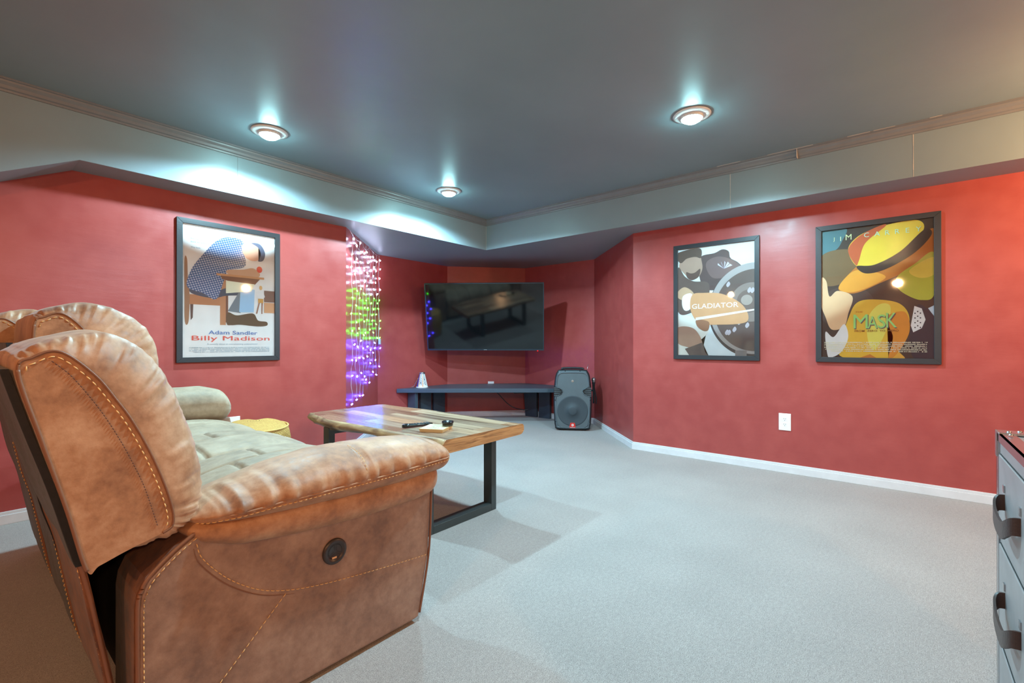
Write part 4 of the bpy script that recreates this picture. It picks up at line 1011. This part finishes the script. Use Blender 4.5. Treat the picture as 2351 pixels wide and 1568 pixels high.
finish('stitching', bm, M['thread'], pad)
bm = bmesh.new(); tube(bm, [p + Vector((0, 0.0005, 0.008)) for p in path], 0.0026, 6); finish('piping', bm, M['suede'], pad)

# power button
bm = bmesh.new(); mb = Matrix.Translation((0.718, 1.2665, 0.345)) @ mf
lathe(bm, [(0.0, 0.004), (0.0245, 0.004), (0.026, 0.0062), (0.033, 0.0062), (0.0365, 0.003), (0.037, -0.002)], 48, mat=mb); pb = finish('power_button', bm, simple('bronze_plastic', (66, 58, 56), 0.35, 0.4), sofa)
bm = bmesh.new()
def yring(bm, r0, r1, a0, a1, y, n=30):
    I = [bm.verts.new((0.718 + r0 * math.cos(a0 + (a1 - a0) * i / n), y, 0.345 + r0 * math.sin(a0 + (a1 - a0) * i / n))) for i in range(n + 1)]
    O = [bm.verts.new((0.718 + r1 * math.cos(a0 + (a1 - a0) * i / n), y, 0.345 + r1 * math.sin(a0 + (a1 - a0) * i / n))) for i in range(n + 1)]
    for i in range(n): bm.faces.new((I[i], I[i + 1], O[i + 1], O[i]))
for k, (c0, c1) in enumerate(((92, 205), (-25, 88), (212, 328))):
    yring(bm, 0.0195, 0.0208, R(c0), R(c1), 1.2618)
for a in (90, 209, 331):
    d = Vector((math.cos(R(a)), 0, math.sin(R(a)))); e = Vector((-d.z, 0, d.x)) * 0.0022
    for s_ in (-1, 1):
        p = Vector((0.718, 1.2618, 0.345)); q = [p + d * 0.004 + e * s_, p + d * 0.0195 + e * s_, p + d * 0.0195 + e * s_ * 1.35, p + d * 0.004 + e * s_ * 1.35]
        bm.faces.new([bm.verts.new(v) for v in q])
finish('button_symbol', bm, M['dark'], pb, recalc=False)
bm = bmesh.new(); box(bm, 0.708, 0.722, 1.2612, 1.263, 0.326, 0.331); finish('usb_port', bm, simple('lit_orange_port', (220, 170, 120), 0.5), pb)

# far arm
bm = bmesh.new(); prism(bm, [(.28, .03), (.28, .46), (.40, .54), (1.0, .54), (1.03, .40), (1.0, .03)], 2.86, 3.06, 'y'); finish('arm_panel', bm, M['suede_side'], sofa, bevel=0.01)
roll_part('arm_pad', .36, 1.005, [(.36, .50), (.6, .515), (1.005, .515)], [(.36, .60), (.5, .66), (.70, .712), (.88, .712), (.96, .695), (1.005, .67)], [(.36, 2.82), (1.005, 2.79)], [(.36, 3.08), (1.005, 3.09)], M['suede_seat'], 2.3, 8, 0.004, NX=80, lump=0.004)

# seats: padded surfaces with channels
def seat(y0, y1, seed, xf):
    bm = bmesh.new(); NX, NYs = 240, 80; V = []
    prof_ = catmull([(.36, .470, 0), (.46, .505, 0), (.60, .542, 0), (.78, .552, 0), (.92, .530, 0), (1.01, .492, 0), (1.07, .430, 0), (1.085, .36, 0), (1.06, .24, 0), (1.03, .12, 0), (1.01, .07, 0)], NX + 1)
    for i, p in enumerate(prof_):
        row = []
        tn = (prof_[min(NX, i + 1)] - prof_[max(0, i - 1)]).normalized(); nr = Vector((-tn.y, tn.x, 0))
        for j in range(NYs + 1):
            v = j / NYs; y = y0 + (y1 - y0) * v
            d = 0.034 * (abs(math.sin(PI * v)) ** 0.45) - 0.024
            half_ = 0.5
            g1 = math.exp(-((v - half_) / 0.016) ** 2) * (1 if p.x > 0.50 else 0.3)
            x1, x2 = (0.60, 0.70)
            g2 = math.exp(-((p.x - (x1 if v < half_ else x2)) / 0.007) ** 2) if i < 147 else 0
            g3 = math.exp(-((p.x - (0.86 if v < half_ else 0.94)) / 0.007) ** 2) * 0.5 if i < 160 else 0
            bul = 0.007 * abs(math.sin(2 * PI * v)) ** 0.6
            wr = 0.004 * noise.noise(Vector((p.x * 8, y * 22, seed))) + 0.002 * noise.noise(Vector((p.x * 20, y * 50, seed)))
            q = Vector((p.x, 0, p.y)) + Vector((nr.x, 0, nr.y)) * (d + bul + wr - 0.013 * g1 - 0.013 * g2 - 0.009 * g3)
            if p.x > 0.9: q.x += (xf - 1.085) * min(1, (p.x - 0.9) / 0.15)
            row.append(bm.verts.new((q.x, y, q.z)))
        V.append(row)
    for i in range(NX):
        for j in range(NYs):
            f = bm.faces.new((V[i][j], V[i][j + 1], V[i + 1][j + 1], V[i + 1][j])); f.smooth = True
    low = [[bm.verts.new((0.42, r_[j].co.y, 0.06)) for j in (0, NYs)] for r_ in (V[0],)]
    bm.faces.new([V[i][0] for i in range(NX + 1)] + [low[0][0]]); bm.faces.new([V[i][NYs] for i in range(NX + 1)][::-1] + [low[0][1]])
    finish('seat_cushion', bm, M['suede_seat'], sofa)
seat(1.485, 1.93, 1, 1.09); seat(1.93, 2.385, 2, 1.08); seat(2.385, 2.84, 3, 1.06)

# scrap of paper on the carpet behind the sofa
bm = bmesh.new(); prism(bm, [(0.270, 2.83), (0.325, 2.85), (0.300, 2.74)], 0.0005, 0.002, 'z'); tag(finish('paper_scrap', bm, M['paper']), 'small pale triangular scrap of paper on the carpet behind the sofa', 'paper')

# ------------------------------------------------------------------ aluminium drawer chest, right edge of view
ch = thing('drawer_chest', 'scuffed aluminium trunk-style drawer chest with leather strap handles at the right', 'chest of drawers')
CX0, CX1, CY, CYB, CZ = 0.62, 1.452, -0.160, -0.62, 0.756
bm = bmesh.new(); box(bm, CX0, CX1, CYB, CY, 0.03, CZ); finish('carcass', bm, M['alu'], ch, bevel=0.004)
bm = bmesh.new()
for x0, x1, z0, z1 in ((CX1 - 0.022, CX1 + 0.003, 0.03, CZ + 0.003), (CX0 - 0.003, CX0 + 0.022, 0.03, CZ + 0.003), (CX0, CX1, CZ - 0.016, CZ + 0.003), (CX0, CX1, 0.03, 0.05)):
    box(bm, x0, x1, CY, CY + 0.003, z0, z1)
box(bm, CX1, CX1 + 0.003, CY - 0.02, CY + 0.003, 0.03, CZ); box(bm, CX0, CX1, CY - 0.02, CY + 0.003, CZ, CZ + 0.003)
finish('edge_strip', bm, M['silver'], ch)
for z1, z0, zc in ((0.714, 0.548, 0.632), (0.527, 0.341, 0.437), (0.320, 0.060, 0.215)):
    bm = bmesh.new(); box(bm, CX0 + 0.028, CX1 - 0.032, CY - 0.004, CY + 0.0035, z0, z1); dr = finish('drawer', bm, M['alu'], ch, bevel=0.0015)
    bm = bmesh.new()
    for q in ((z0 - 0.002, z0), (z1, z1 + 0.002)): box(bm, CX0 + 0.026, CX1 - 0.030, CY - 0.001, CY + 0.0012, *q)
    finish('gap', bm, M['dark'], dr)
    for xc in (1.262, 0.86):
        path_ = catmull([(xc + 0.082, CY + 0.002, zc + 0.000), (xc + 0.080, CY + 0.014, zc - 0.002), (xc + 0.066, CY + 0.020, zc - 0.012), (xc + 0.02, CY + 0.022, zc - 0.022), (xc - 0.04, CY + 0.022, zc - 0.022), (xc - 0.066, CY + 0.020, zc - 0.012), (xc - 0.080, CY + 0.014, zc - 0.002), (xc - 0.082, CY + 0.002, zc + 0.000)], 40)
        bm = bmesh.new(); lp_ = []
        for i, p in enumerate(path_):
            tn_ = (path_[min(39, i + 1)] - path_[max(0, i - 1)]); tn_.z = 0; tn_.normalize(); nr = Vector((-tn_.y, tn_.x, 0)) * 0.002
            hh = Vector((0, 0, 0.0155))
            lp_.append([p + nr + hh, p - nr + hh, p - nr - hh, p + nr - hh])
        skin(bm, lp_); hd = finish('handle', bm, M['strap'], dr)
        for p in hd.data.polygons: p.use_smooth = False
        bm = bmesh.new()
        for sx in (-0.082, 0.082):
            box(bm, xc + sx - 0.006, xc + sx + 0.006, CY + 0.003, CY + 0.006, zc + 0.020, zc + 0.034)
            ydisc(bm, [(0.004, 0), (0.003, 0.003), (0, 0.004)], xc + sx, zc + 0.030, CY + 0.006, 12)
        for v in bm.verts:
            pass
        finish('stud', bm, M['silver'], hd)
bm = bmesh.new()
box(bm, CX1 - 0.045, CX1 + 0.005, CY - 0.045, CY + 0.005, CZ + 0.001, CZ + 0.0055); box(bm, CX1 - 0.014, CX1 + 0.005, CY - 0.014, CY + 0.0052, CZ - 0.05, CZ + 0.004)
finish('corner_cap', bm, M['silver'], ch, bevel=0.0015)
bm = bmesh.new()
for x, y in ((CX1 - 0.03, CY - 0.012), (CX1 - 0.012, CY - 0.03), (CX1 - 0.07, CY - 0.010)): lathe(bm, [(0.004, 0), (0.0035, 0.002), (0, 0.003)], 12, (x, y, CZ + 0.0055))
finish('rivet', bm, M['silver'], ch)
for x in (CX0 + 0.06, CX1 - 0.06):
    for y in (CY - 0.05, CYB + 0.05):
        bm = bmesh.new(); box(bm, x - 0.02, x + 0.02, y - 0.02, y + 0.02, 0, 0.032); finish('foot', bm, M['blackpl'], ch)
